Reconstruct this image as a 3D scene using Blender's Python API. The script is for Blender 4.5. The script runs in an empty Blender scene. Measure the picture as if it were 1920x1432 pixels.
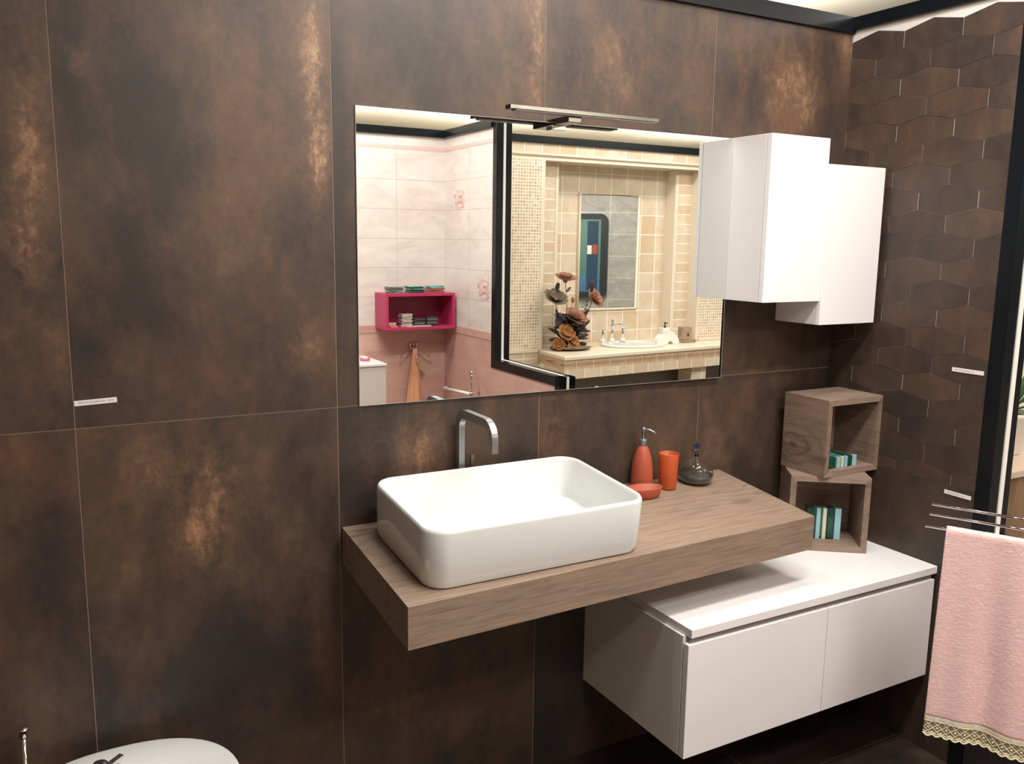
import bpy, bmesh, math, random
import numpy as np
from mathutils import Vector, Matrix
random.seed(7)
S = bpy.context.scene
C = S.collection
PI = math.pi
def srgb(r, g, b):
    f = lambda c: (c/255/12.92) if c/255 <= .04045 else ((c/255+.055)/1.055)**2.4
    return (f(r), f(g), f(b), 1)

# ---------------------------------------------------------------- camera
CAM = (-0.5286, -2.1132, 1.6256); YAW, PIT, ROL, FPX = 0.505, -0.1623, 0.014, 1619.02
fw = Vector((math.sin(YAW)*math.cos(PIT), math.cos(YAW)*math.cos(PIT), math.sin(PIT)))
rt0 = Vector((math.cos(YAW), -math.sin(YAW), 0)); up0 = rt0.cross(fw)
rt = rt0*math.cos(ROL)+up0*math.sin(ROL); up = up0*math.cos(ROL)-rt0*math.sin(ROL)
cd = bpy.data.cameras.new('camera'); cam = bpy.data.objects.new('camera', cd); C.objects.link(cam)
cd.sensor_width = 36; cd.lens = 36*FPX/1920; cd.clip_start = .02; cd.clip_end = 60
M = Matrix((rt, up, -fw)).transposed().to_4x4(); M.translation = CAM
cam.matrix_world = M
S.camera = cam
# ---------------------------------------------------------------- world, exposure, lights
S.view_settings.view_transform = 'Standard'; S.view_settings.look = 'None'
S.view_settings.gamma = 1; S.view_settings.use_curve_mapping = False
S.view_settings.exposure = 0.14
w = bpy.data.worlds.new('world'); S.world = w; w.use_nodes = True
w.node_tree.nodes['Background'].inputs[0].default_value = (1, .95, .88, 1)
w.node_tree.nodes['Background'].inputs[1].default_value = .05
def area(name, loc, sx, sy, power, rot=(0, 0, 0), col=(1, .98, .955)):
    l = bpy.data.lights.new(name, 'AREA'); l.shape = 'RECTANGLE'; l.size = sx; l.size_y = sy
    l.energy = power; l.color = col
    o = bpy.data.objects.new(name, l); C.objects.link(o); o.location = loc; o.rotation_euler = rot
    return o
# the booths are open on top: fixtures hang under a higher cream ceiling
ZL = 2.92
for dy in (-.07, .07):
    area('tube_light', (1.0, -1.25+dy, ZL), 1.2, .04, 22)
    area('tube_light', (.55, -2.6+dy, ZL), 1.2, .04, 13)
area('spot_light', (.35, -.45, ZL), .14, .14, 7)
area('spot_light', (1.35, -.5, ZL), .14, .14, 8)
area('side_light', (3.6, -.9, ZL), 1.2, .2, 16)
area('booth_light', (1.2, -3.0, ZL), 1.0, .14, 16, col=(1, .975, .95))
area('booth_light', (3.4, -2.8, ZL), 1.6, .14, 21, col=(1, .97, .93))
area('far_light', (4.6, -1.6, ZL), 1.4, .3, 55, col=(1, .95, .9))
# unseen upward fill lamps, added to brighten the ceiling
for x, y, e in ((.6, -1.6, 7), (3.4, -2.4, 9), (2.6, 1.6, 22), (6.5, -1.0, 14), (1.5, -6.2, 170), (4.2, -6.2, 190), (7.0, -6.2, 160)):
    area('ceiling_fill', (x, y, 2.5), 1.6, .5, e, (math.pi, 0, 0))

# ---------------------------------------------------------------- materials
def mat(name, col=(.8, .8, .8, 1), rough=.5, metal=0, **kw):
    m = bpy.data.materials.new(name); m.use_nodes = True
    b = m.node_tree.nodes['Principled BSDF']
    b.inputs['Base Color'].default_value = col
    b.inputs['Roughness'].default_value = rough; b.inputs['Metallic'].default_value = metal
    for k, v in kw.items():
        b.inputs[k.replace('_', ' ')].default_value = v
    return m
class N:
    """small node helper"""
    def __init__(s, m):
        s.m = m; s.t = m.node_tree; s.b = s.t.nodes['Principled BSDF']
    def n(s, typ, **kw):
        x = s.t.nodes.new(typ)
        for k, v in kw.items(): setattr(x, k, v)
        return x
    def l(s, a, b): s.t.links.new(a, b)
    def coord(s, scale=(1, 1, 1), loc=(0, 0, 0), rot=(0, 0, 0), kind='Object'):
        tc = s.n('ShaderNodeTexCoord'); mp = s.n('ShaderNodeMapping')
        mp.inputs['Scale'].default_value = scale; mp.inputs['Location'].default_value = loc; mp.inputs['Rotation'].default_value = rot
        s.l(tc.outputs[kind], mp.inputs['Vector']); return mp.outputs[0]
    def noise(s, vec, scale, detail=4, rough=.55, dist=0, w=None):
        x = s.n('ShaderNodeTexNoise'); 
        if w is not None: x.noise_dimensions = '4D'; s.l(w, x.inputs['W'])
        x.inputs['Scale'].default_value = scale; x.inputs['Detail'].default_value = detail
        x.inputs['Roughness'].default_value = rough; x.inputs['Distortion'].default_value = dist
        s.l(vec, x.inputs['Vector']); return x.outputs['Fac']
    def math(s, op, a, b=None, c=None, clamp=False):
        x = s.n('ShaderNodeMath', operation=op); x.use_clamp = clamp
        for i, v in enumerate((a, b, c)):
            if v is None: continue
            if isinstance(v, (int, float)): x.inputs[i].default_value = v
            else: s.l(v, x.inputs[i])
        return x.outputs[0]
    def ramp(s, fac, stops):
        x = s.n('ShaderNodeValToRGB'); e = x.color_ramp.elements
        e[0].position, e[0].color = stops[0]; e[1].position, e[1].color = stops[-1]
        for p_, c_ in stops[1:-1]:
            q = e.new(p_); q.color = c_
        s.l(fac, x.inputs[0]); return x.outputs[0]
    def mix(s, fac, a, b, mode='MIX'):
        x = s.n('ShaderNodeMix', data_type='RGBA', blend_type=mode)
        for i, v in ((0, fac), (6, a), (7, b)):
            if isinstance(v, (int, float, tuple)): x.inputs[i].default_value = v
            else: s.l(v, x.inputs[i])
        return x.outputs[2]
    def attr(s, name):
        x = s.n('ShaderNodeAttribute'); x.attribute_name = name; return x.outputs['Fac']
    def color(s, c): s.l(c, s.b.inputs['Base Color'])
    def bump(s, h, strength=.2, dist=.002):
        x = s.n('ShaderNodeBump'); x.inputs['Strength'].default_value = strength; x.inputs['Distance'].default_value = dist
        s.l(h, x.inputs['Height']); s.l(x.outputs[0], s.b.inputs['Normal'])

def mat_oxide(name, amp0=1.0):
    """oxidised bronze look of the large porcelain slabs: mesh map of stains, painted light and shade, plus noise"""
    m = mat(name, rough=.5); k = N(m)
    seed = k.math('MULTIPLY', k.attr('seed'), 13.7)
    tone = k.attr('patina_light'); rust = k.attr('streak')
    big = k.noise(k.coord((1.6, 1.6, .9)), 2.4, 6, .6, .3, seed)
    mid = k.noise(k.coord((1, 1, .55)), 11, 8, .68, .6, seed)
    fine = k.noise(k.coord((1, 1, .8)), 55, 8, .75, .4, seed)
    grain = k.noise(k.coord(), 330, 3, .6)
    t = k.math('ADD', tone, k.math('MULTIPLY', k.math('SUBTRACT', big, .5), amp0))
    # fine mottling is stronger where the stains are lighter
    amp = k.math('MULTIPLY_ADD', rust, 1.4, .46)
    t = k.math('ADD', t, k.math('MULTIPLY', k.math('SUBTRACT', mid, .5), amp))
    t = k.math('ADD', t, k.math('MULTIPLY', k.math('SUBTRACT', fine, .5), k.math('MULTIPLY_ADD', rust, 1.4, .24)))
    t = k.math('ADD', t, k.math('MULTIPLY', k.math('SUBTRACT', grain, .5), .14))
    col = k.ramp(t, [(0.0, srgb(42, 39, 39)), (.22, srgb(56, 48, 45)), (.42, srgb(80, 63, 52)),
                     (.6, srgb(102, 79, 63)), (.78, srgb(138, 107, 83)), (1.0, srgb(184, 152, 122))])
    hue = k.noise(k.coord((1, 1, .7)), 7, 5, .6, .4, seed)
    red = k.ramp(hue, [(.42, (0, 0, 0, 1)), (.68, (1, 1, 1, 1))])
    fr = k.math('MULTIPLY', red, .22)
    col = k.mix(fr, col, srgb(255, 178, 140), 'MULTIPLY')
    col = k.mix(k.math('MULTIPLY', k.math('SUBTRACT', 1, red), .2), col, srgb(225, 232, 215), 'MULTIPLY')
    k.color(col)
    rg = k.math('MULTIPLY_ADD', mid, .2, .33); k.l(rg, k.b.inputs['Roughness'])
    k.bump(fine, .12, .001)
    k.b.inputs['Specular IOR Level'].default_value = .45
    return m
def mat_wood(name, base=(176, 146, 122), axis='x', off=0.0, contrast=1.0, stretch=20, knot=None):
    """pale brown oak laminate with long grain and a few darker cathedral figures"""
    m = mat(name, rough=.5); k = N(m)
    sc = {'x': (1, stretch, stretch), 'y': (stretch, 1, stretch), 'z': (stretch, stretch, 1)}[axis]
    big = {'x': (1, 5, 5), 'y': (5, 1, 5), 'z': (5, 5, 1)}[axis]
    lo = (off, off*.7, off*1.3)
    g1 = k.noise(k.coord(sc, lo), 6, 7, .75, .25)
    g2 = k.noise(k.coord(tuple(4*c if c > 1 else 1.5 for c in sc), lo), 12, 3, .6, .1)
    fig = k.noise(k.coord(big, lo), 1.6, 2, .4, .6)
    rings = k.math('SINE', k.math('MULTIPLY', fig, 46))
    rings = k.math('POWER', k.math('MULTIPLY_ADD', rings, .5, .5, True), 5)
    mask = k.ramp(k.noise(k.coord(big, (lo[0]+3, lo[1], lo[2])), 1.1, 2, .5), [(.5, (0, 0, 0, 1)), (.66, (1, 1, 1, 1))])
    r, g, b = base
    lt = srgb(min(255, r+16), min(255, g+14), min(255, b+12)); dk = srgb(int(r*.8), int(g*.78), int(b*.75))
    col = k.ramp(g1, [(.34, dk), (.5, srgb(r, g, b)), (.66, lt)])
    col = k.mix(k.math('MULTIPLY', k.math('SUBTRACT', 1, g2), .55*contrast), col, srgb(int(r*.72), int(g*.69), int(b*.66)))
    col = k.mix(k.math('MULTIPLY', k.math('MULTIPLY', rings, mask), .6*contrast), col, srgb(int(r*.55), int(g*.5), int(b*.46)))
    if knot:
        tc = k.n('ShaderNodeTexCoord'); sp = k.n('ShaderNodeSeparateXYZ'); k.l(tc.outputs['Object'], sp.inputs[0])
        (y0, z0, ra, rb) = knot
        dy = k.math('DIVIDE', k.math('SUBTRACT', sp.outputs[1], y0), ra); dz = k.math('DIVIDE', k.math('SUBTRACT', sp.outputs[2], z0), rb)
        r_ = k.math('SQRT', k.math('ADD', k.math('MULTIPLY', dy, dy), k.math('MULTIPLY', dz, dz)))
        wob = k.noise(k.coord((1, 1, 1)), 18, 3, .5); r_ = k.math('ADD', r_, k.math('MULTIPLY', k.math('SUBTRACT', wob, .5), .7))
        rg = k.math('POWER', k.math('MULTIPLY_ADD', k.math('SINE', k.math('MULTIPLY', r_, 9.5)), .5, .5, True), 4)
        fall = k.ramp(r_, [(.2, (1, 1, 1, 1)), (1.0, (0, 0, 0, 1))]); fall = k.math('SUBTRACT', 1, k.math('MULTIPLY', r_, .42), clamp=True)
        dk2 = srgb(int(r*.5), int(g*.46), int(b*.43))
        col = k.mix(k.math('MULTIPLY', k.math('MULTIPLY', rg, fall), .75), col, dk2)
    k.color(col); k.bump(g1, .08, .001)
    return m
def tilegrid(k, cu, cv, pu, pv, ju, jv, ou=0, ov=0):
    """returns (joint mask, cell id value) for a stack-bond grid on the u/v components"""
    def fr(c, p, o, j):
        a = k.math('DIVIDE', k.math('SUBTRACT', c, o), p)
        f = k.math('FRACT', a); fl = k.math('FLOOR', a)
        e = k.math('MINIMUM', f, k.math('SUBTRACT', 1, f))
        return k.math('LESS_THAN', e, j/p), fl
    ju_, iu = fr(cu, pu, ou, ju); jv_, iv = fr(cv, pv, ov, jv)
    wn = k.n('ShaderNodeTexWhiteNoise', noise_dimensions='2D')
    cb = k.n('ShaderNodeCombineXYZ'); k.l(iu, cb.inputs[0]); k.l(iv, cb.inputs[1]); k.l(cb.outputs[0], wn.inputs['Vector'])
    return k.math('MAXIMUM', ju_, jv_), wn.outputs['Value'], (iu, iv)
def sep(k):
    tc = k.n('ShaderNodeTexCoord'); s_ = k.n('ShaderNodeSeparateXYZ'); k.l(tc.outputs['Object'], s_.inputs[0]); return s_.outputs
def mat_travertine(name, pu=.152, pv=.155, axis='x', ou=0, ov=0, joint=.0065, small=False):
    m = mat(name, rough=.45); k = N(m); o = sep(k)
    cu = o[0] if axis == 'x' else o[1]
    if axis == 'top': j, v, _ = tilegrid(k, o[0], o[1], pu, pv, joint/2, joint/2, ou, ov)
    else: j, v, _ = tilegrid(k, cu, o[2], pu, pv, joint/2, joint/2, ou, ov)
    n1 = k.noise(k.coord(), 9, 5, .65, .4); n2 = k.noise(k.coord(), 60, 4, .7)
    base = k.ramp(v, [(0, srgb(222, 210, 190)), (.3, srgb(212, 198, 176)), (.6, srgb(220, 205, 182)), (.85, srgb(206, 186, 160)), (1, srgb(208, 178, 144))])
    if small: base = k.ramp(v, [(0, srgb(224, 208, 182)), (.4, srgb(206, 184, 152)), (.75, srgb(190, 164, 132)), (1, srgb(172, 146, 116))])
    base = k.mix(k.ramp(n1, [(.4, (0, 0, 0, 1)), (.8, (1, 1, 1, 1))]), base, srgb(200, 172, 142))
    base = k.mix(k.math('MULTIPLY', n2, .25), base, srgb(236, 222, 200))
    k.color(k.mix(j, base, srgb(244, 240, 228)))
    return m
def mat_pinktile(name, axis='x', ou=0, pu=.40, bottom=False):
    m = mat(name, rough=.3); k = N(m); o = sep(k)
    cu = o[0] if axis == 'x' else o[1]
    zr = o[2]
    j, v, _ = tilegrid(k, cu, zr, pu, .1985, .0012, .0012, ou, 1.033 if not bottom else .985)
    n = k.noise(k.coord((1, 1, 2.4)), 3.2, 6, .6, 1.2)
    if bottom: col = k.ramp(n, [(.3, srgb(196, 150, 138)), (.5, srgb(206, 163, 150)), (.7, srgb(214, 176, 163))]); jc = srgb(222, 190, 178)
    else: col = k.ramp(n, [(.3, srgb(212, 198, 190)), (.5, srgb(224, 212, 204)), (.72, srgb(232, 223, 215))]); jc = srgb(178, 158, 150)
    k.color(k.mix(j, col, jc))
    return m

MAT = dict(
    oxide=mat_oxide('oxide_slab', 1.1), oxidehex=mat_oxide('oxide_hexagon', .4),
    grout=mat('light_grout', srgb(160, 138, 120), .9),
    backing=mat('grey_backing', srgb(205, 196, 188), .85),
    black=mat('black_lacquer', srgb(16, 20, 24), .25, Specular_IOR_Level=.3),
    whitecore=mat('white_core', srgb(236, 232, 226), .5),
    ceiling=mat('cream_ceiling', srgb(244, 233, 208), .8),
    white=mat('white_lacquer', srgb(238, 234, 232), .28),
    whitemat=mat('white_melamine', srgb(228, 223, 220), .42),
    channel=mat('grey_channel', srgb(120, 110, 108), .4),
    ceramic=mat('white_ceramic', srgb(224, 226, 223), .08, Coat_Weight=.5),
    mirror=mat('silver_mirror', (.9, .92, .9, 1), .0, 1),
    glassedge=mat('mirror_edge', srgb(190, 205, 200), .15),
    chrome=mat('chrome', (.82, .82, .82, 1), .06, 1),
    darkchrome=mat('polished_lamp_metal', (.12, .12, .12, 1), .16, 1),
    satin=mat('satin_steel', srgb(168, 174, 178), .32, .9),
    orange=mat('orange_satin', srgb(168, 78, 54), .55),
    orange2=mat('orange_translucent', srgb(194, 86, 42), .4, Transmission_Weight=.15),
    clear=mat('clear_glass', (1, 1, 1, 1), .0, Transmission_Weight=1, IOR=1.4),
    star=mat('navy_felt', srgb(22, 26, 70), .7),
    dgreen=mat('dark_green_glass', srgb(22, 72, 58), .08),
    lblue=mat('pale_blue_glass', srgb(150, 196, 206), .15),
    ivory=mat('ivory_glass', srgb(214, 214, 186), .2),
    edgegreen=mat('green_glass_edge', srgb(96, 130, 120), .1),
    paper=mat('white_paper', srgb(232, 226, 222), .7),
    ink=mat('grey_ink', srgb(110, 108, 106), .8),
    magenta=mat('magenta_lacquer', srgb(186, 50, 94), .4),
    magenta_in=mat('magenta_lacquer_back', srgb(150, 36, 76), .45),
    peach=mat('peach_terry', srgb(232, 168, 128), .95),
    card=mat('kraft_card', srgb(186, 158, 124), .8),
    lace=mat('ivory_lace', srgb(236, 224, 190), .85),
    ribbon=mat('ivory_ribbon', srgb(240, 226, 198), .4),
    pinkplastic=mat('pink_resin', srgb(206, 110, 140), .25),
    terracotta=mat('copper_petal', srgb(150, 102, 82), .6),
    olive=mat('olive_petal', srgb(108, 96, 78), .7),
    ochre=mat('ochre_petal', srgb(152, 100, 52), .7),
    darkleaf=mat('dark_leaf', srgb(50, 44, 42), .6),
    greyleaf=mat('grey_green_leaf', srgb(104, 108, 92), .7),
    stem=mat('brown_stem', srgb(118, 98, 72), .7),
    green=mat('green_leaf', srgb(70, 112, 60), .5),
    pot=mat('white_pot', srgb(226, 220, 216), .35),
    soil=mat('dark_soil', srgb(60, 46, 38), .9),
    amber=mat('smoky_glass', srgb(206, 190, 172), .1, Transmission_Weight=.8),
    dark=mat('dark_plastic', srgb(44, 48, 54), .4),
    brass=mat('bronze_metal', srgb(130, 110, 88), .3, .8),
    aislefloor=mat('beige_floor', srgb(120, 110, 98), .5),
    beige=mat('beige_paint', srgb(206, 196, 180), .7),
)
def special():
    # dark floor slabs
    m = mat('floor_slab', rough=.32); k = N(m); o = sep(k)
    j, v, _ = tilegrid(k, o[0], o[1], .6, .6, .0013, .0013, .131, -.396)
    n = k.noise(k.coord(), 5, 7, .65, .5)
    c = k.ramp(n, [(.3, srgb(38, 33, 32)), (.55, srgb(58, 47, 42)), (.8, srgb(84, 66, 54))])
    k.color(k.mix(j, c, srgb(120, 106, 96))); MAT['floor'] = m
    # pearl of dark beads in the flask
    m = mat('dark_beads', rough=.35); k = N(m)
    vo = k.n('ShaderNodeTexVoronoi'); vo.inputs['Scale'].default_value = 420; k.l(k.coord(), vo.inputs['Vector'])
    k.color(k.ramp(vo.outputs['Distance'], [(0, srgb(150, 146, 140)), (.35, srgb(84, 80, 78)), (.8, srgb(38, 36, 36))])); k.bump(vo.outputs['Distance'], .6, .001)
    MAT['beads'] = m
    # terry towel
    m = mat('pink_terry', rough=.95); k = N(m)
    n = k.noise(k.coord((2.2, 2.2, 9), rot=(0, 0, 0)), 30, 5, .7, .8); n2 = k.noise(k.coord((1, 1, 3)), 9, 3, .6, .5)
    c = k.ramp(n, [(.3, srgb(236, 188, 184)), (.52, srgb(246, 206, 200)), (.75, srgb(254, 230, 222))])
    k.color(k.mix(k.math('MULTIPLY', n2, .3), c, srgb(240, 198, 194))); k.bump(n, .7, .003)
    k.b.inputs['Sheen Weight'].default_value = .3; MAT['terry'] = m
    # foliage on the orange bottle etc. need nothing; leaf border band of the stone counter
    m = mat('leaf_border_tile', rough=.45); k = N(m); o = sep(k)
    j, v, _ = tilegrid(k, o[0], o[2], .155, .5, .0016, .0016, 2.743, 0)
    n = k.noise(k.coord(), 20, 4, .6)
    c = k.ramp(n, [(.35, srgb(206, 184, 154)), (.7, srgb(188, 160, 130))])
    dz = k.math('SUBTRACT', o[2], .757)
    ad = k.math('ABSOLUTE', dz)
    fx = k.math('FRACT', k.math('DIVIDE', k.math('ADD', o[0], k.math('MULTIPLY', ad, .9)), .021))
    leaf = k.math('MULTIPLY', k.math('LESS_THAN', fx, .38), k.math('LESS_THAN', ad, .016))
    line = k.math('LESS_THAN', ad, .0018)
    leaf = k.math('MULTIPLY', k.math('MAXIMUM', leaf, line), .9)
    c = k.mix(leaf, c, srgb(150, 100, 74)); k.color(k.mix(j, c, srgb(240, 232, 214))); MAT['border'] = m
    # grey stone tile
    m = mat('grey_stone_tile', rough=.35); k = N(m); o = sep(k)
    j, v, _ = tilegrid(k, o[0], o[2], .52, .27, .003, .003, 0, .1)
    n = k.noise(k.coord((1, 1, 2), rot=(0, .5, 0)), 3.5, 8, .65, 1.0)
    c = k.ramp(n, [(.3, srgb(150, 148, 146)), (.55, srgb(176, 174, 170)), (.8, srgb(202, 200, 194))])
    k.color(k.mix(j, c, srgb(226, 224, 216))); MAT['greytile'] = m
    # reflection in the rounded mirror, painted as colour bands
    m = mat('painted_mirror_image', rough=.15); k = N(m); o = sep(k)
    c = k.ramp(o[2], [(.0, srgb(70, 110, 150)), (.26, srgb(84, 130, 168)), (.32, srgb(90, 130, 126)), (.8, srgb(112, 146, 134))])
    n = k.noise(k.coord(), 9, 3, .5); c = k.mix(k.math('MULTIPLY', n, .3), c, srgb(60, 80, 96))
    k.color(c); MAT['mirror_image'] = m
    m = mat('painted_mirror_navy', srgb(48, 74, 98), .2); MAT['navy'] = m
special()
MAT['oak'] = mat_wood('oak_laminate', (154, 132, 114), 'x', 0.0, 1.2)
MAT['oak_cube'] = mat_wood('oak_cube_side', (146, 124, 108), 'y', 2.3, 1.7, 10)
MAT['oak_knot'] = mat_wood('oak_cube_knot', (146, 124, 108), 'y', 5.3, 1.5, 10, (.135, .085, .075, .042))
MAT['oak_plain'] = mat_wood('oak_cube_plain', (148, 126, 110), 'x', 4.1, .5, 12)
MAT['brownpanel'] = mat_wood('brown_panel', (136, 108, 84), 'z', 1.1, .8)
MAT['trav'] = mat_travertine('travertine_wall', .1525, .155, 'x', 2.93, .912)
MAT['trav_side'] = mat_travertine('travertine_side', .5, .078, 'y', 0, .83)
MAT['trav_header'] = mat_travertine('travertine_header', .149, .5, 'x', 2.754, 2.1)
MAT['darktile'] = mat('taupe_tile', srgb(112, 104, 90), .4)
MAT['trav_half'] = mat_travertine('travertine_jamb', .5, .0785, 'x', .1, .835)
MAT['trav_top'] = mat_travertine('travertine_top', .155, .155, 'top', 2.743, -3.0, .005)
MAT['trav_plain'] = mat('travertine_moulding', srgb(228, 216, 196), .4)
MAT['mosaic'] = mat_travertine('small_mosaic', .0228, .0228, 'x', 0, 0, .0048, small=True)
MAT['pinkt'] = mat_pinktile('pale_pink_tile', 'x', 1.681, .40)
MAT['pinkt_s'] = mat_pinktile('pale_pink_tile_side', 'y', -3.188, .40)
MAT['pinkb'] = mat_pinktile('rose_tile', 'x', 1.681, .40, True)
MAT['pinkb_s'] = mat_pinktile('rose_tile_side', 'y', -3.188, .40, True)
MAT['greytop'] = mat('pale_grey_laminate', srgb(214, 200, 190), .4)

# ---------------------------------------------------------------- mesh helpers
class MB:
    def __init__(s): s.bm = bmesh.new(); s.mats = []
    def mi(s, m):
        if m is None: return 0
        if m not in s.mats: s.mats.append(m)
        return s.mats.index(m)
    def _fin(s, vs, mtx, m):
        if mtx is not None:
            for v in vs: v.co = mtx @ v.co
        fs = {f for v in vs for f in v.link_faces}
        for f in fs: f.material_index = s.mi(m)
        return fs
    def box(s, a, b, m=None, bev=0, seg=2, mtx=None):
        x0, y0, z0 = a; x1, y1, z1 = b
        P = [(x0, y0, z0), (x1, y0, z0), (x1, y1, z0), (x0, y1, z0), (x0, y0, z1), (x1, y0, z1), (x1, y1, z1), (x0, y1, z1)]
        return s.hexa(P, m, bev, seg, mtx)
    def hexa(s, P, m=None, bev=0, seg=2, mtx=None):
        vs = [s.bm.verts.new(p) for p in P]
        fs = [s.bm.faces.new([vs[i] for i in f]) for f in ((3, 2, 1, 0), (4, 5, 6, 7), (0, 1, 5, 4), (1, 2, 6, 5), (2, 3, 7, 6), (3, 0, 4, 7))]
        if mtx is not None:
            for v in vs: v.co = mtx @ v.co
        for f in fs: f.material_index = s.mi(m)
        if bev:
            es = list({e for f in fs for e in f.edges})
            bmesh.ops.bevel(s.bm, geom=es, offset=bev, segments=seg, profile=.5, affect='EDGES')
        return fs
    def lathe(s, prof, m=None, seg=32, mtx=None, sx=1, sy=1, cap=True):
        rings = []; allv = []
        for r, z in prof:
            if r < 1e-5: v = s.bm.verts.new((0, 0, z)); rings.append([v]); allv.append(v)
            else:
                R = [s.bm.verts.new((r*sx*math.cos(2*PI*i/seg), r*sy*math.sin(2*PI*i/seg), z)) for i in range(seg)]
                rings.append(R); allv += R
        for A, B in zip(rings, rings[1:]):
            for i in range(seg):
                j = (i+1) % seg
                q = [A[0] if len(A) == 1 else A[i], A[0] if len(A) == 1 else A[j], B[0] if len(B) == 1 else B[j], B[0] if len(B) == 1 else B[i]]
                u = []
                for v in q:
                    if v not in u: u.append(v)
                if len(u) > 2:
                    f = s.bm.faces.new(u); f.smooth = True
        if cap:
            for R, rev in ((rings[0], True), (rings[-1], False)):
                if len(R) > 2: s.bm.faces.new(R[::-1] if rev else R)
        s._fin(allv, mtx, m)
    def tube(s, pts, r, m=None, seg=10, square=None, cap=True, upv=None):
        """sweep a circle (or a rectangle square=(w,h)) along pts; r may be a list"""
        pts = [Vector(p) for p in pts]; n = len(pts); rings = []; prev = None
        for i, p in enumerate(pts):
            t = (pts[min(i+1, n-1)]-pts[max(i-1, 0)]).normalized()
            if prev is None:
                a = Vector(upv) if upv else (Vector((0, 0, 1)) if abs(t.z) < .9 else Vector((1, 0, 0)))
            else: a = prev
            a = (a-t*a.dot(t)).normalized(); prev = a; b = t.cross(a)
            rr = r[i] if isinstance(r, (list, tuple)) else r
            if square:
                w_, h_ = square; R = [s.bm.verts.new(p+a*h_/2*sa+b*w_/2*sb) for sa, sb in ((1, 1), (1, -1), (-1, -1), (-1, 1))]
            else: R = [s.bm.verts.new(p+(a*math.cos(2*PI*k/seg)+b*math.sin(2*PI*k/seg))*rr) for k in range(seg)]
            rings.append(R)
        L = len(rings[0])
        for A, B in zip(rings, rings[1:]):
            for i in range(L):
                f = s.bm.faces.new((A[i], B[i], B[(i+1) % L], A[(i+1) % L])); f.smooth = not square; f.material_index = s.mi(m)
        if cap:
            for R, rev in ((rings[0], False), (rings[-1], True)):
                f = s.bm.faces.new(R[::-1] if rev else R); f.material_index = s.mi(m)
    def sphere(s, c, r, m=None, sc=(1, 1, 1), seg=16):
        q = bmesh.ops.create_uvsphere(s.bm, u_segments=seg, v_segments=max(6, seg//2), radius=r)
        for v in q['verts']: v.co = Vector((v.co.x*sc[0]+c[0], v.co.y*sc[1]+c[1], v.co.z*sc[2]+c[2]))
        for f in {f for v in q['verts'] for f in v.link_faces}: f.smooth = True; f.material_index = s.mi(m)
    def poly(s, pts, m=None, thick=None, axis=None):
        """flat polygon, extruded by the vector axis when given"""
        vs = [s.bm.verts.new(p) for p in pts]; f = s.bm.faces.new(vs); f.material_index = s.mi(m)
        if axis is not None:
            ex = bmesh.ops.extrude_face_region(s.bm, geom=[f]); nv = [g for g in ex['geom'] if isinstance(g, bmesh.types.BMVert)]
            for v in nv: v.co += Vector(axis)
            for g in ex['geom']:
                if isinstance(g, bmesh.types.BMFace): g.material_index = s.mi(m)
            for v in nv:
                for g in v.link_faces: g.material_index = s.mi(m)
        return f
    def build(s, name, mats=None, parent=None, smooth=False, origin=None):
        me = bpy.data.meshes.new(name)
        bmesh.ops.recalc_face_normals(s.bm, faces=s.bm.faces[:])
        if origin is not None:
            for v in s.bm.verts: v.co -= Vector(origin)
        s.bm.to_mesh(me); s.bm.free()
        for m in (s.mats if s.mats else [mats]):
            me.materials.append(MAT[m] if isinstance(m, str) else m)
        if mats and not s.mats: pass
        o = bpy.data.objects.new(name, me); C.objects.link(o)
        if parent: o.parent = parent
        if origin is not None: o.location = origin
        if smooth:
            for p_ in me.polygons: p_.use_smooth = True
        return o
def box(name, a, b, m, parent=None, bev=0, seg=2, **k):
    q = MB(); q.box(a, b, m, bev, seg); return q.build(name, parent=parent, **k)
def tag(o, label=None, cat=None, group=None, kind=None):
    if label: o['label'] = label
    if cat: o['category'] = cat
    if group: o['group'] = group
    if kind: o['kind'] = kind
    return o
def thing(name, loc, label, cat, group=None, rz=0):
    o = bpy.data.objects.new(name, None); C.objects.link(o); o.location = loc; o.rotation_euler = (0, 0, rz); o.empty_display_size = .05
    return tag(o, label, cat, group)
def struct(o): return tag(o, kind='structure')
def shade_auto(o, ang=35):
    me = o.data
    for p_ in me.polygons: p_.use_smooth = True
    try: me.set_sharp_from_angle(angle=math.radians(ang))
    except Exception: pass
    return o

XR = 1.923; ZT = 2.3205; ZC = 2.372; MY = .0161; SA = -.4692
RY = lambda Y: -2*MY-Y      # depth measured behind the mirror glass -> real y in the room

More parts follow.
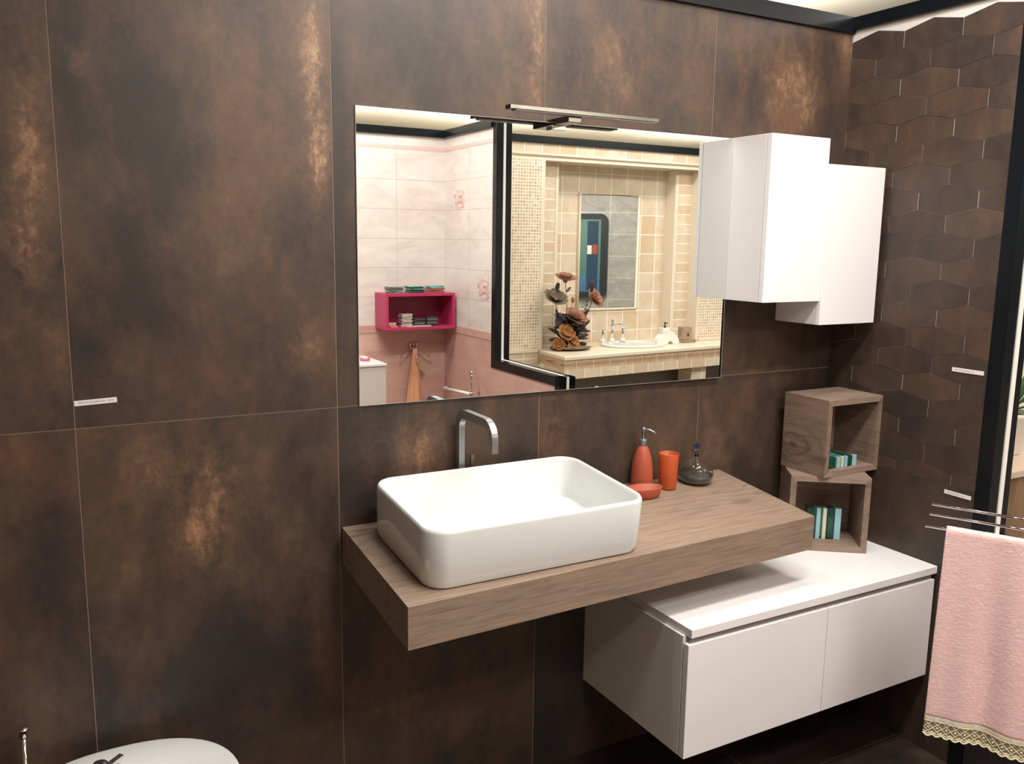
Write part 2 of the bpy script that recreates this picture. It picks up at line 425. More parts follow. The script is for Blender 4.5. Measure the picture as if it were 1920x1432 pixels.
# ================================================================= SETTING
# ---- back wall: large oxide slabs on a light grout bed
BLOBS = [(-0.52,1.82,0.039,0.186,0.8),(-0.53,1.58,0.045,0.102,0.6),(-0.49,1.32,0.026,0.095,0.5),(-0.56,1.65,0.03,0.066,0.4),(-0.6,1.14,0.03,0.047,0.35),(-0.44,1.89,0.031,0.144,-0.6),(-0.42,1.98,0.019,0.024,0.7),(-0.44,1.38,0.043,0.095,-0.6),(-0.23,1.79,0.081,0.071,-0.45),(-0.33,1.99,0.064,0.1,-0.3),(-0.1,2.08,0.184,0.069,0.3),(-0.09,1.92,0.073,0.072,0.3),(0.09,2.02,0.029,0.2,0.9),(0.1,1.81,0.024,0.09,0.9),(0.05,1.37,0.038,0.047,0.6),(0.04,1.65,0.04,0.077,-0.3),(-0.14,1.43,0.074,0.076,0.2),(-0.53,0.96,0.053,0.15,-0.5),(-0.2,1.01,0.085,0.107,0.6),(-0.21,0.9,0.049,0.081,0.6),(-0.3,1.08,0.071,0.064,0.4),(-0.38,0.94,0.069,0.195,0.25),(0.07,0.59,0.026,0.105,0.6),(-0.2,0.64,0.212,0.113,-0.25),(-0.33,0.49,0.201,0.084,-0.3),(0.18,2.08,0.034,0.1,0.3),(0.15,1.81,0.027,0.26,-0.5),(0.7,2.12,0.023,0.167,0.7),(0.38,2.14,0.119,0.077,0.1),(0.38,1.08,0.048,0.074,0.7),(0.28,1.09,0.077,0.073,0.4),(0.22,0.95,0.075,0.074,-0.4),(0.54,1.11,0.103,0.046,-0.1),(0.95,2.11,0.104,0.088,0.5),(0.9,2.19,0.109,0.085,0.2),(0.85,2.07,0.072,0.086,-0.35),(1.11,2.1,0.1,0.09,-0.1),(1.25,2.06,0.084,0.077,0.3),(1.45,2.24,0.135,0.063,0.3),(1.62,2.15,0.119,0.115,0.55),(1.49,2.05,0.091,0.081,-0.3),(1.75,2.09,0.062,0.101,0.4),(1.84,2.17,0.05,0.205,-0.5),(1.89,2.27,0.025,0.067,0.5),(0.79,1.09,0.056,0.113,0.5),(0.95,1.1,0.121,0.083,0.15),(1.14,1.12,0.107,0.069,-0.25),(1.39,0.94,0.07,0.091,0.25),(1.58,1.2,0.124,0.11,0.2),(1.77,1.28,0.132,0.113,-0.2),(0.29,0.32,0.098,0.131,0.4),(0.2,0.39,0.062,0.095,0.35),(0.64,0.37,0.112,0.209,-0.3),(0.38,0.54,0.134,0.08,-0.2),(0.82,0.32,0.12,0.366,-0.6),(-0.1,1.76,0.049,0.246,0.15),(-0.33,1.64,0.055,0.094,-0.3),(-0.28,1.48,0.07,0.073,-0.15),(-0.06,1.59,0.076,0.075,0.05),(-0.34,1.36,0.045,0.061,0.3),(-0.19,1.99,0.057,0.081,0.2),(-0.03,1.87,0.05,0.074,0.25)]  # stains; also painted light at the top, shade beside the mirror and low down
def slab_wall():
    q = MB()
    seeds, pat, stk = [], [], []
    xs = [SA-1.2, SA-.6, SA, SA+.6, SA+1.2, SA+1.8, XR]
    zs = [0, 1.1987, ZT+.02]
    blobs = []
    def cell(x): 
        for i in range(len(xs)-1):
            if xs[i] <= x < xs[i+1]: return i
        return len(xs)-2
    for b in BLOBS: blobs.append((cell(b[0]), 0 if b[1] < 1.1987 else 1)+b)
    lay = q.bm.verts.layers.float.new('patina_light'); ls = q.bm.verts.layers.float.new('streak'); ld = q.bm.verts.layers.float.new('seed')
    g = .0011
    for i in range(len(xs)-1):
        for j in range(2):
            x0, x1, z0, z1 = xs[i]+g, xs[i+1]-g, zs[j]+g, zs[j+1]-g
            nx = max(2, int((x1-x0)/.02)); nz = int((z1-z0)/.02)
            sd = i*1.37+j*4.11
            grid = {}
            for a in range(nx+1):
                for c in range(nz+1):
                    x = x0+(x1-x0)*a/nx; z = z0+(z1-z0)*c/nz
                    v = q.bm.verts.new((x, 0, z)); grid[a, c] = v
                    t = .36; s_ = .12
                    for (ci, cj, bx, bz, wx, wz, w_) in blobs:
                        if ci == i and cj == j:
                            e = math.exp(-(((x-bx)/wx)**2+((z-bz)/wz)**2)*.8)
                            t += .33*w_*e
                            if w_ > .35: s_ += .75*(w_-.1)*e
                    v[lay] = t; v[ls] = min(s_, 1); v[ld] = sd
            for a in range(nx):
                for c in range(nz):
                    q.bm.faces.new((grid[a, c], grid[a+1, c], grid[a+1, c+1], grid[a, c+1])).material_index = q.mi('oxide')
            # slab edges
            P = [(x0, z0), (x1, z0), (x1, z1), (x0, z1)]
            for k in range(4):
                (ax, az), (bx_, bz_) = P[k], P[(k+1) % 4]
                f = q.bm.faces.new([q.bm.verts.new(t) for t in ((ax, 0, az), (bx_, 0, bz_), (bx_, .008, bz_), (ax, .008, az))]); f.material_index = q.mi('oxide')
    q.box((xs[0], .0012, 0), (XR+.09, .12, ZC), 'grout')
    o = q.build('wall_back'); return struct(o)
slab_wall()

# ---- right wall: elongated hexagon tiles on a grey bed, plain slab below
def hex_wall():
    q = MB()
    lay = q.bm.verts.layers.float.new('patina_light'); ls = q.bm.verts.layers.float.new('streak'); ld = q.bm.verts.layers.float.new('seed')
    rnd = random.Random(3)
    YE = -.582; ZB = .895
    def clip(poly, fn):
        out = []
        for i, a in enumerate(poly):
            b = poly[(i+1) % len(poly)]; fa, fb = fn(a), fn(b)
            if fa >= 0: out.append(a)
            if fa*fb < 0:
                t = fa/(fa-fb); out.append((a[0]+(b[0]-a[0])*t, a[1]+(b[1]-a[1])*t))
        return out
    def put(poly, tone, seed, th):
        if len(poly) < 3: return
        F = [q.bm.verts.new((XR-th, y, z)) for y, z in poly]; B = [q.bm.verts.new((XR+.008, y, z)) for y, z in poly]
        for v in F+B: v[lay] = tone; v[ls] = .08; v[ld] = seed
        fs = [q.bm.faces.new(F)]
        for i in range(len(F)):
            fs.append(q.bm.faces.new((F[i], B[i], B[(i+1) % len(F)], F[(i+1) % len(F)])))
        for f in fs: f.material_index = q.mi('oxidehex')
    g = .0012
    for r in range(0, 22):
        zc = 2.2677 - .0718*r
        for c in range(-1, 4):
            yc = -.2*c - (.0 if r % 2 else .1)
            yc -= 0
            # rows alternate by half a tile
            H = [(yc-.1+g, zc-.025), (yc, zc-.0468+g), (yc+.1-g, zc-.025), (yc+.1-g, zc+.025), (yc, zc+.0468-g), (yc-.1+g, zc+.025)]
            P = clip(H, lambda p: -.001-p[0]); P = clip(P, lambda p: p[0]-YE) if P else P
            P = clip(P, lambda p: p[1]-ZB-.001) if P else P
            P = clip(P, lambda p: 2.3195-p[1]) if P else P
            put(P, .34+rnd.uniform(-.07, .05), rnd.uniform(0, 9), rnd.uniform(0.0, .0016))
    put([(YE, 0), (-.001, 0), (-.001, ZB-.001), (YE, ZB-.001)], .3, 3.3, .0005)
    q.box((XR+.0012, -.625, 0), (XR+.043, 0, ZC), 'backing')
    return struct(q.build('wall_right'))
hex_wall()
# wall end frame: black / white / black stripes around the wall's free end
q = MB()
q.box((XR-.002, -.629, 0), (XR+.043, -.582, 2.372), 'black', .0015)
q.build('trim_1'); struct(bpy.data.objects['trim_1'])
q = MB(); q.box((XR+.043, -.632, 0), (XR+.062, .0, 2.36), 'whitecore'); struct(q.build('trim_2'))
q = MB(); q.box((XR+.062, -.632, 0), (XR+.092, -.582, 2.372), 'black', .0015); struct(q.build('trim_3'))
q = MB(); q.box((XR, -1.5, 0), (XR+.09, -.6322, .725), 'oxidehex'); struct(q.build('wall_low'))
q = MB(); q.box((XR-.006, -1.5, .725), (XR+.043, -.6325, .765), 'black', .001); q.box((XR+.062, -1.5, .725), (XR+.092, -.6325, .765), 'black', .001); struct(q.build('trim_12'))
struct(box('trim_13', (XR+.0432, -1.5, .725), (XR+.0618, -.6325, .7655), 'whitecore'))
box('trim_4', (SA-1.2, -.012, ZT), (XR, .004, ZC-.001), 'black', bev=.001); struct(bpy.data.objects['trim_4'])
q = MB(); q.box((XR-.012, -.632, ZT+.010), (XR+.043, -.012, ZC-.001), 'black', .001); struct(q.build('trim_5'))

# floor, ceiling and an unseen left wall added for bounce light
q = MB(); q.box((-2.8, -1.25, -.05), (XR+.08, .1, 0), 'floor'); q.box((-2.8, -12, -.05), (14, -1.2502, 0), 'aislefloor'); q.box((XR+.0802, -1.2498, -.05), (14, 4.5, 0), 'aislefloor'); struct(q.build('floor'))
struct(box('ceiling', (-3.6, -12, 3.0), (14, 4.5, 3.06), 'ceiling'))
struct(box('wall_bounce', (-2.8, -4.6, 0), (-2.7, .12, ZC), 'brownpanel'))

# ---- booths opposite (seen in the mirror)
PY = RY(3.55); PX = 2.04
q = MB()
q.box((.2, PY-.06, 1.033), (PX, PY, ZT+.01), 'pinkt'); q.box((.2, PY-.06, 0), (PX, PY, .985), 'pinkb')
q.box((.2, PY-.06, .985), (PX, PY+.004, 1.033), 'pinkb')
q.box((.2, PY-.06, 2.232), (PX, PY+.002, 2.254), mat('pink_border', srgb(222, 186, 178), .4))
q.box((.2, PY-.12, 0), (PX, PY-.06, ZC), 'beige')
struct(q.build('wall_front'))
# divider between the pink and the stone booth: tall part and a low part nearer the aisle
D1, D2 = RY(2.76), RY(1.97)
q = MB()
q.box((PX, PY, 1.033), (PX+.045, D1-.01, ZT+.01), 'pinkt_s'); q.box((PX, PY, 0), (PX+.045, D2-.04, .985 if False else .82), 'pinkb_s')
q.box((PX, PY, .82), (PX+.045, D1-.01, .985), 'pinkb_s'); q.box((PX-.003, PY, .985), (PX+.045, D1-.01, 1.033), 'pinkb_s')
q.box((PX-.002, PY, 2.232), (PX+.045, D1-.01, 2.254), bpy.data.materials['pink_border'])
q.box((PX+.06, PY, 0), (PX+.1, D2-.04, .82), 'trav_side'); q.box((PX+.06, PY, .82), (PX+.1, D1-.01, ZT), 'trav_side')
struct(q.build('wall_divider'))
def strip(n, x0, x1, m, e=0):
    q = MB()
    q.box((x0, D1-.05, .866), (x1, D1+e, ZC-.001), m, .001)          # tall post
    q.box((x0, D1-.05 if m == 'black' else D1-.05, .812), (x1, D2, .866+e), m, .001)       # ledge cap
    q.box((x0, D2-.05, 0), (x1, D2+e, .866+e), m, .001)              # low post
    struct(q.build(n))
strip('trim_6', PX-.006, PX+.043, 'black'); strip('trim_7', PX+.043, PX+.06, 'whitecore', .0012); strip('trim_8', PX+.06, PX+.102, 'black')
struct(box('trim_9', (.2, PY, ZT), (PX-.006, PY+.02, ZC-.001), 'black', bev=.001))
struct(box('trim_10', (PX-.02, PY+.02, ZT), (PX, D1-.05, ZC-.001), 'black', bev=.001))
# stone booth: header, piers, jambs, recess
Y1, Y2, Y3 = RY(3.42), RY(3.54), RY(3.66)
q = MB()
q.box((2.14, Y3-.1, 2.25), (5.3, Y1, ZT+.01), 'trav_header')             # header tiles
q.box((2.14, Y3-.1, 2.205), (5.3, Y1-.005, 2.25), 'trav_plain')
q.box((2.14, Y3-.1, .83), (2.752, Y1, 2.205), 'mosaic'); q.box((4.295, Y3-.1, .85), (5.3, Y1, 2.205), 'mosaic')
q.box((2.752, Y3-.1, .82), (2.785, Y1+.003, 2.212), 'trav_plain', .004); q.box((4.262, Y3-.1, .82), (4.295, Y1+.003, 2.212), 'trav_plain', .004)
q.box((2.785, Y3-.1, .82), (2.945, Y2, 2.205), 'trav_half'); q.box((4.125, Y3-.1, .82), (4.262, Y2, 2.205), 'trav_half')
q.box((2.945, Y3-.1, .82), (2.975, Y2+.003, 2.205), 'trav_plain', .004); q.box((4.09, Y3-.1, .82), (4.125, Y2+.003, 2.205), 'trav_plain', .004)
q.box((2.975, Y3-.1, 0), (4.09, Y3, 2.205), 'trav')
q.box((2.14, Y3-.1, .80), (2.752, Y1+.008, .83), 'trav_plain', .004); q.box((2.14, Y3-.1, 0), (2.752, Y1, .80), 'trav')
q.box((4.295, Y3-.1, .82), (5.3, Y1+.01, .85), 'trav_plain', .004); q.box((2.75, Y3-.1, 0), (5.3, Y1-.02, .64), 'trav')
q.tube([(2.14, Y1, 2.243), (5.3, Y1, 2.243)], .011, 'trav_plain', 10)
struct(q.build('wall_niche'))
struct(box('trim_11', (2.145, Y1, ZT+.001), (5.3, Y1+.02, ZC-.001), 'black', bev=.001))
# grey stone partition standing in the booth beyond
gp = box('wall_far', (0, 0, 0), (1.9, .08, ZC), 'greytile'); gp.location = (5.0, .2, 0); gp.rotation_euler = (0, 0, -.62); struct(gp)
# booth to the right of the hexagon wall
struct(box('wall_side', (XR+.092, .0, 0), (4.6, .1, ZC), 'beige'))

# ================================================================= THINGS
# ---- wall mirror
t = thing('wall_mirror', (.1881, 0, 1.1976), 'large frameless rectangular mirror on the brown wall above the basin', 'mirror')
W_, H_ = 1.4009-.1881, 1.947-1.1976
YL, YR = -.0047, -.0205
q = MB(); q.hexa([(.05, YL+.0047, .05), (W_-.05, YR+.0047, .05), (W_-.05, -.0003, .05), (.05, -.0003, .05), (.05, YL+.0047, H_-.05), (W_-.05, YR+.0047, H_-.05), (W_-.05, -.0003, H_-.05), (.05, -.0003, H_-.05)], 'dark'); q.build('mirror_backing', parent=t)
q = MB(); q.hexa([(0, YL+.0001, 0), (W_, YR+.0001, 0), (W_, YR+.0046, 0), (0, YL+.0046, 0), (0, YL+.0001, H_), (W_, YR+.0001, H_), (W_, YR+.0046, H_), (0, YL+.0046, H_)], 'glassedge'); q.build('glass_edge', parent=t)
q = MB(); q.poly([(0.0008, YL, 0.0008), (W_-.0008, YR, .0008), (W_-.0008, YR, H_-.0008), (.0008, YL, H_-.0008)], 'mirror'); q.build('mirror_pane', parent=t)

# ---- lamp above the mirror
t = thing('mirror_lamp', (.76, -.0161, 1.93), 'slim chrome bar lamp above the large frameless mirror', 'lamp')
box('lamp_bar', (-.207, -.112, .025), (.265, -.085, .036), 'darkchrome', t, .001)
box('lamp_arm', (-.02, -.092, .008), (.02, .0155, .0245), 'darkchrome', t, .001)
box('lamp_clip', (-.022, -.012, -.004), (.022, .0155, .008), 'chrome', t, .001)
box('light_diffuser', (-.19, -.110, .0222), (.25, -.087, .0248), 'channel', t)

# ---- wooden shelf (drawn slightly tipped forward as it hangs in the photo)
SLO = .0418/.4575
SZ = .8784
def shz(y): return SZ+SLO*y
t = thing('washbasin_shelf', (.1361, 0, .7772), 'thick brown oak floating shelf carrying the white washbasin', 'shelf')
q = MB(); L = 1.4318-.1361; d = .4575; th = .1012; zt = .1012; dr = .4124
q.hexa([(0, -d, zt-.0418-th), (L, -dr, zt-.0379-th), (L-.0324+.0324*0, -.0006, zt+.0039-th), (0, -.0006, zt-th),
        (0, -d, zt-.0418), (L, -dr, zt-.0379), (L, -.0006, zt+.0039), (0, -.0006, zt)], 'oak', .0006, 1)
q.build('shelf_board', parent=t)

# ---- washbasin
BX0, BX1, BY0, BY1 = .1966, .8060, -.4262, -.045
def rrect(x0, x1, y0, y1, r, z, n=8):
    P = []
    for cx_, cy_, a0 in ((x1-r, y1-r, 0), (x0+r, y1-r, 90), (x0+r, y0+r, 180), (x1-r, y0+r, 270)):
        for k in range(n+1):
            a = math.radians(a0+90*k/n); P.append((cx_+r*math.cos(a), cy_+r*math.sin(a), z))
    return P
t = thing('washbasin', ((BX0+BX1)/2, (BY0+BY1)/2, shz((BY0+BY1)/2)+.0008), 'rectangular white ceramic washbasin with rounded corners on the oak shelf', 'washbasin')
t.rotation_euler = (math.atan(SLO*.9), 0, 0)
t.rotation_mode = 'XYZ'
ax, ay = (BX1-BX0)/2, (BY1-BY0)/2; hb = .1425
q = MB(); rings = []
spec = [(.014, .050, .0), (.008, .052, .0015), (.002, .054, .02), (.0, .055, hb-.008), (.0012, .055, hb-.003), (.004, .053, hb), (.0085, .049, hb), (.0115, .047, hb-.003), (.013, .046, hb-.008),
        (.021, .044, .045), (.027, .042, .030), (.042, .038, .0235), (.07, .03, .0215)]
for ins, r, z in spec:
    rings.append([q.bm.verts.new(p) for p in rrect(-ax+ins, ax-ins, -ay+ins, ay-ins, r, z)])
n = len(rings[0])
for A, B in zip(rings, rings[1:]):
    for i in range(n): q.bm.faces.new((A[i], A[(i+1) % n], B[(i+1) % n], B[i]))
q.bm.faces.new(rings[0][::-1]); q.bm.faces.new(rings[-1])
q.mi('ceramic'); o = q.build('basin_bowl', parent=t); shade_auto(o, 40)
q = MB(); q.lathe([(0, .0), (.03, .0), (.032, .002), (.026, .004), (0, .005)], 'chrome', 28, Matrix.Translation((0, .0, .0214)))
q.build('drain_cap', parent=t)

# ---- faucet behind the basin
t = thing('basin_faucet', (.466, -.025, shz(-.025)+.0008), 'tall satin steel hook shaped faucet behind the white washbasin', 'faucet')
zt_ = 1.163-shz(-.025)
P = [(0, 0, 0), (0, 0, zt_-.04)]
R_ = .04
for k in range(1, 9):
    a = math.radians(90*k/8); P.append((0, -R_+R_*math.cos(a), zt_-.04+R_*math.sin(a)))
P.append((0, -.155, zt_))
for k in range(1, 9):
    a = math.radians(90*k/8); P.append((0, -.155-R_*math.sin(a), zt_-.04+.04*math.cos(a)))
P.append((0, -.195, zt_-.072))
q = MB(); q.tube(P, 0, 'satin', square=(.017, .023), upv=(0, 1, 0)); o = q.build('spout_body', parent=t)
q = MB(); q.lathe([(.02, 0), (.02, .006), (.014, .008)], 'satin', 24); q.build('base_ring', parent=t)
t2 = thing('faucet_control', (.502, -.026, shz(-.026)+.0008), 'short chrome faucet lever upright behind the washbasin, beside the steel spout', 'faucet lever')
q = MB(); q.lathe([(.014, 0), (.014, .03), (.011, .032)], 'chrome', 24); q.build('control_base', parent=t2)
box('control_lever', (-.005, -.004, .031), (.005, .004, .162), 'brass', t2, .001)

# ---- orange accessories
g = 'orange bathroom accessories'
bz = shz(-.045)
t = thing('soap_dispenser', (1.083, -.038, bz+.003), 'matte orange bottle soap dispenser with steel pump on the oak shelf', 'soap dispenser')
q = MB(); q.lathe([(0, 0), (.032, 0), (.034, .004), (.0345, .03), (.033, .06), (.029, .09), (.021, .115), (.0145, .128), (.012, .131), (0, .131)], 'orange', 40); q.build('bottle', parent=t)
q = MB(); q.lathe([(.0125, .1312), (.013, .133), (.013, .150), (.0122, .152), (0, .152)], 'satin', 28); q.build('pump_collar', parent=t)
q = MB(); q.lathe([(.0045, .1525), (.0045, .176), (.006, .1765), (.0062, .186), (.004, .188), (0, .188)], 'satin', 18)
q.tube([(0, 0, .182), (.012, -.012, .182), (.022, -.022, .176), (.027, -.027, .170)], [.0035, .0032, .0028, .0024], 'satin', 10); q.build('pump_head', parent=t)
t = thing('tumbler', (1.153, -.078, shz(-.078)+.0030), 'orange translucent straight tumbler beside the orange soap dispenser', 'tumbler')
q = MB(); q.lathe([(0, 0), (.026, 0), (.0275, .004), (.031, .110), (.0302, .1115), (.0288, .110), (.0255, .008), (0, .007)], 'orange2', 40); q.build('cup', parent=t)
t = thing('soap_dish', (1.035, -.113, shz(-.113)+.0035), 'oval orange soap dish between the washbasin and the orange tumbler', 'soap dish')
q = MB(); q.lathe([(0, 0), (.8, 0), (.86, .003), (1.0, .028), (.99, .031), (.95, .030), (.82, .010), (0, .008)], 'orange', 48, None, .060, .034); q.build('dish_bowl', parent=t)
t.rotation_euler = (0, 0, -.12)
# ---- glass flask with a star
t = thing('glass_flask', (1.275, -.066, shz(-.066)+.0045), 'round clear glass flask of dark beads with a navy star on top', 'glass ornament')
q = MB(); pr = [(0, 0), (.040, 0), (.050, .004), (.056, .016), (.0565, .028), (.052, .044), (.042, .060), (.028, .072), (.014, .079), (.0065, .082), (.0055, .094), (.012, .098), (.0175, .101), (.017, .103), (.011, .102), (.004, .098), (.0045, .082)]
q.lathe(pr, 'clear', 48, cap=False); o = q.build('flask_bulb', parent=t); md = o.modifiers.new('solid', 'SOLIDIFY'); md.thickness = .0012; md.offset = -1
q = MB(); q.lathe([(0, .0022), (.038, .0022), (.047, .0055), (.0532, .016), (.0537, .026), (.03, .0285), (0, .030)], 'beads', 40); q.build('bead_fill', parent=t)
q = MB(); P = []
for k in range(10):
    a = PI/2+k*PI/5; r = .0135 if k % 2 == 0 else .0062; P.append((r*math.cos(a), .002, .116+r*math.sin(a)))
q.poly(P, 'star', axis=(0, -.004, 0)); q.tube([(0, 0, .098), (0, 0, .108)], .0012, 'star', 6); q.build('star_topper', parent=t).rotation_euler = (0, 0, -.5)
q = MB(); q.tube([(0, 0, .097), (.0, 0, .045)], .0032, 'amber', 8); q.build('inner_stem', parent=t)

# ---- wall cabinets
def wall_cab(label, x0, x1, d, z0, z1, back):
    t = thing('wall_cabinet', (x0, 0, z0), label, 'wall cabinet', 'white wall cabinets beside the mirror')
    w_, h = x1-x0, z1-z0
    q = MB(); q.box((0, -d+.0205, 0), (w_, -back, h), 'whitemat', .0008, 1); q.build('cabinet_body', parent=t)
    q = MB(); q.box((0, -d, 0), (w_, -d+.0185, h), 'white', .001, 2); q.build('cabinet_door', parent=t)
    q = MB(); q.box((.002, -d+.0186, .002), (w_-.002, -d+.0204, h-.002), 'channel'); q.build('door_gasket', parent=t)
    return t
wall_cab('narrow white wall cabinet touching the right edge of the mirror', 1.4014, 1.6455, .183, 1.4496, 1.9487, .0006)
wall_cab('lower narrow white wall cabinet nearest the hexagon tiled wall', 1.6462, 1.9027, .1875, 1.3738, 1.8723, .0006)

# ---- low cabinet
LX0, LD, LZ1, LZ0 = .9187, .4864, .6263, .2601
t = thing('vanity_cabinet', (LX0, 0, LZ0), 'long low white floating cabinet below the oak shelf, touching the hexagon wall', 'cabinet')
LW = XR-.002-LX0; LH = LZ1-LZ0; LT = .0238; GAP = .024
box('cabinet_body', (-.008, -LD+.024, 0.0), (LW-.008, -.0006, LH-LT), 'whitemat', t, .0008, 1)
box('cabinet_top', (-.0, -LD, LH-LT+.0002), (LW, -.0006, LH), 'white', t, .0008, 1)
box('handle_channel', (.004, -LD+.012, LH-LT-.03), (LW-.01, -LD+.0238, LH-LT-.0002), 'channel', t)
SX = 1.4333-LX0
box('cabinet_door', (-.008, -LD+.0005, 0), (SX-.0012, -LD+.0205, LH-LT-.018), 'white', t, .001)
box('cabinet_door', (SX+.0012, -LD+.0005, 0), (LW-.008, -LD+.0205, LH-LT-.018), 'white', t, .001)

# ---- two open cubes
def cube(label, loc, rz, W, D, H, th=.019, sidem='oak_cube'):
    t = thing('open_cube_shelf', loc, label, 'cube shelf', 'oak display cubes', rz)
    q = MB(); q.hexa([(0, 0, 0), (th, 0, th), (th, D, th), (0, D, 0), (0, 0, H), (th, 0, H-th), (th, D, H-th), (0, D, H)], sidem); q.build('side_panel', parent=t)
    q = MB(); q.hexa([(W-th, 0, th), (W, 0, 0), (W, D, 0), (W-th, D, th), (W-th, 0, H-th), (W, 0, H), (W, D, H), (W-th, D, H-th)], 'oak_cube'); q.build('side_panel', parent=t)
    q = MB(); q.hexa([(0, 0, 0), (W, 0, 0), (W, D, 0), (0, D, 0), (th, 0, th), (W-th, 0, th), (W-th, D, th), (th, D, th)], 'oak_plain'); q.build('bottom_panel', parent=t)
    q = MB(); q.hexa([(th, 0, H-th), (W-th, 0, H-th), (W-th, D, H-th), (th, D, H-th), (0, 0, H), (W, 0, H), (W, D, H), (0, D, H)], 'oak_plain'); q.build('top_panel', parent=t)
    box('back_panel', (th, D-.012, th), (W-th, D-.002, H-th), 'oak_plain', t)
    return t
CW = .2535
cl = cube('lower oak cube shelf turned askew on the low white cabinet', (1.6033, -.157, LZ1+.0005), -.6299, CW, .186, CW)
cu_ = cube('upper oak cube shelf stacked on the skewed lower cube', (1.668, -.2324, LZ1+CW+.0015), -.0073, CW, .186, CW, sidem='oak_knot')
# glass sample blocks inside
def sample(label, parent_t, loc, rz, strips, h, d, back=True, wall=None):
    Mx = parent_t.matrix_basis if False else Matrix.Translation(parent_t.location) @ Matrix.Rotation(parent_t.rotation_euler[2], 4, 'Z')
    L_ = Mx @ Vector(loc)
    t = thing('glass_sample_block', L_, label, 'glass sample', 'striped green and blue glass samples', parent_t.rotation_euler[2]+rz)
    x = 0
    for m, w__ in strips:
        if m:
            zz = .004 if m == 'dgreen' else 0
            box('glass_strip', (x, 0 if m != 'dgreen' else .002, zz), (x+w__, d if m == 'dgreen' else .012, h), m, t, .0008)
        x += w__
    if back: box('clear_backing', (strips[0][1], .0125, .004), (x-.001, d, h-.004), 'edgegreen', t)
    return t
ST = [('dgreen', .026), (None, .005), ('lblue', .013), (None, .008), ('ivory', .012), (None, .004), ('dgreen', .020), (None, .003), ('lblue', .020)]
sample('tall striped glass block inside the lower askew oak cube', cl, (.073, .065, .0197), .02, ST, .107, .04)
sample('low striped glass block inside the upper oak cube', cu_, (.045, .018, .0197), 0, [('dgreen', .030), (None, .004), ('lblue', .013), (None, .008), ('ivory', .010), (None, .006), ('lblue', .012), (None, .002), ('dgreen', .022), ('lblue', .018)], .036, .09)

# ---- price tags
def text_mesh(name, s_, size, parent, loc, rot, m='ink'):
    c = bpy.data.curves.new(name, 'FONT'); c.body = s_; c.size = size; c.extrude = .0001; c.align_y = 'CENTER'
    tmp = bpy.data.objects.new(name, c); C.objects.link(tmp)
    dg = bpy.context.evaluated_depsgraph_get(); me = bpy.data.meshes.new_from_object(tmp.evaluated_get(dg))
    bpy.data.objects.remove(tmp); me.materials.clear(); me.materials.append(MAT[m])
    o = bpy.data.objects.new(name, me); C.objects.link(o); o.parent = parent; o.location = loc; o.rotation_euler = rot
    return o
t = thing('price_tag', (-.4683, -.0002, 1.2495), 'white paper strip label on the brown slab wall at far left', 'label', rz=0)
t.rotation_euler = (0, -.035, 0)
ps = box('paper_strip', (0, -.0012, 0), (.087, -.0001, .0118), 'paper', t)
text_mesh('tag_text', 'IMPR.CX/1205 BRN/1202  -A.R.R-', .0052, ps, (.008, -.0013, .006), (PI/2, 0, 0))
for lab, y0, y1, z, txt in (('white paper strip label on the hexagon tiles beside the black post, upper one', -.471, -.573, 1.2495, 'IMPR.CX/1205 BRN ES/2 -A.R-'), ('white paper strip label below the hexagon tiles, above the towel bars', -.4845, -.573, .866, 'IMPR.CX/1205 BRN/12 -A.R-')):
    t = thing('price_tag', (XR-.0022, y0, z), lab, 'label'); Ln = y0-y1
    ps = box('paper_strip', (-.001, -Ln, 0), (-.0001, 0, .0125), 'paper', t)
    text_mesh('tag_text', txt, .005, ps, (-.0011, -.008, .006), (PI/2, 0, -PI/2))

# ---- towel bars and towel
A0 = Vector((1.511, -.75, .903)); dv = Vector((.37, -.93, 0)).normalized()
piv = A0+dv*.47
t = thing('towel_stand', (piv.x, piv.y, 0), 'thin chrome three armed towel stand in front of the black post', 'towel stand')
q = MB(); q.lathe([(0, 0), (.11, 0), (.112, .006), (.02, .012), (0, .012)], 'chrome', 36); q.build('stand_base', parent=t)
q = MB(); q.tube([(0, 0, .012), (0, 0, .967)], .009, 'chrome', 16); q.build('stand_pole', parent=t)
tips = [(Vector((1.476, -.75, .9665)), .9665), (Vector((1.469, -.75, .9415)), .9415), (Vector((1.456, -.75, .911)), .911)]
slopes = []
for (tp, z), off in zip(tips, (0.0, .0, .0)):
    q = MB(); a = tp-Vector((piv.x, piv.y, 0)); q.tube([(a.x, a.y, a.z), (0, 0, a.z)], .0036, 'chrome', 12); q.build('towel_bar', parent=t)
# towel hanging over the lowest bar
TL = tips[2][0]; bd = (Vector((piv.x, piv.y, .911))-TL); bl = bd.length; bd.normalize(); nrm = Vector((-bd.y, bd.x, 0))
if nrm.dot(Vector(CAM)-TL) < 0: nrm = -nrm       # towards the viewer
t = thing('hand_towel', TL+bd*.05, 'pink terry hand towel with ivory lace hem over the lowest towel bar', 'towel')
org = TL+bd*.05
U0, U1 = .0, .262
def towel_pt(u, s_):
    """u along the bar, s_ distance below the top fold on the front (+) or back (-) side"""
    h = abs(s_); side = 1 if s_ >= 0 else -1
    r = .0085
    if h < r*PI/2:
        a = h/r; off = r*math.sin(a); z = r*math.cos(a)
    else: off = r; z = -(h-r*PI/2)
    wav = (.010*math.sin(u*34+.6)+.005*math.sin(u*71+2))*min(1, h/.35)
    flare = 1+.06*min(1, h/.6)
    uu = U0+(u-U0)*flare-.006*min(1, h/.6)
    p = bd*uu+nrm*(side*off+(wav if side > 0 else wav*.8)+ (.012*min(1, h/.5) if side > 0 else 0)); p.z = z+ .0
    return p
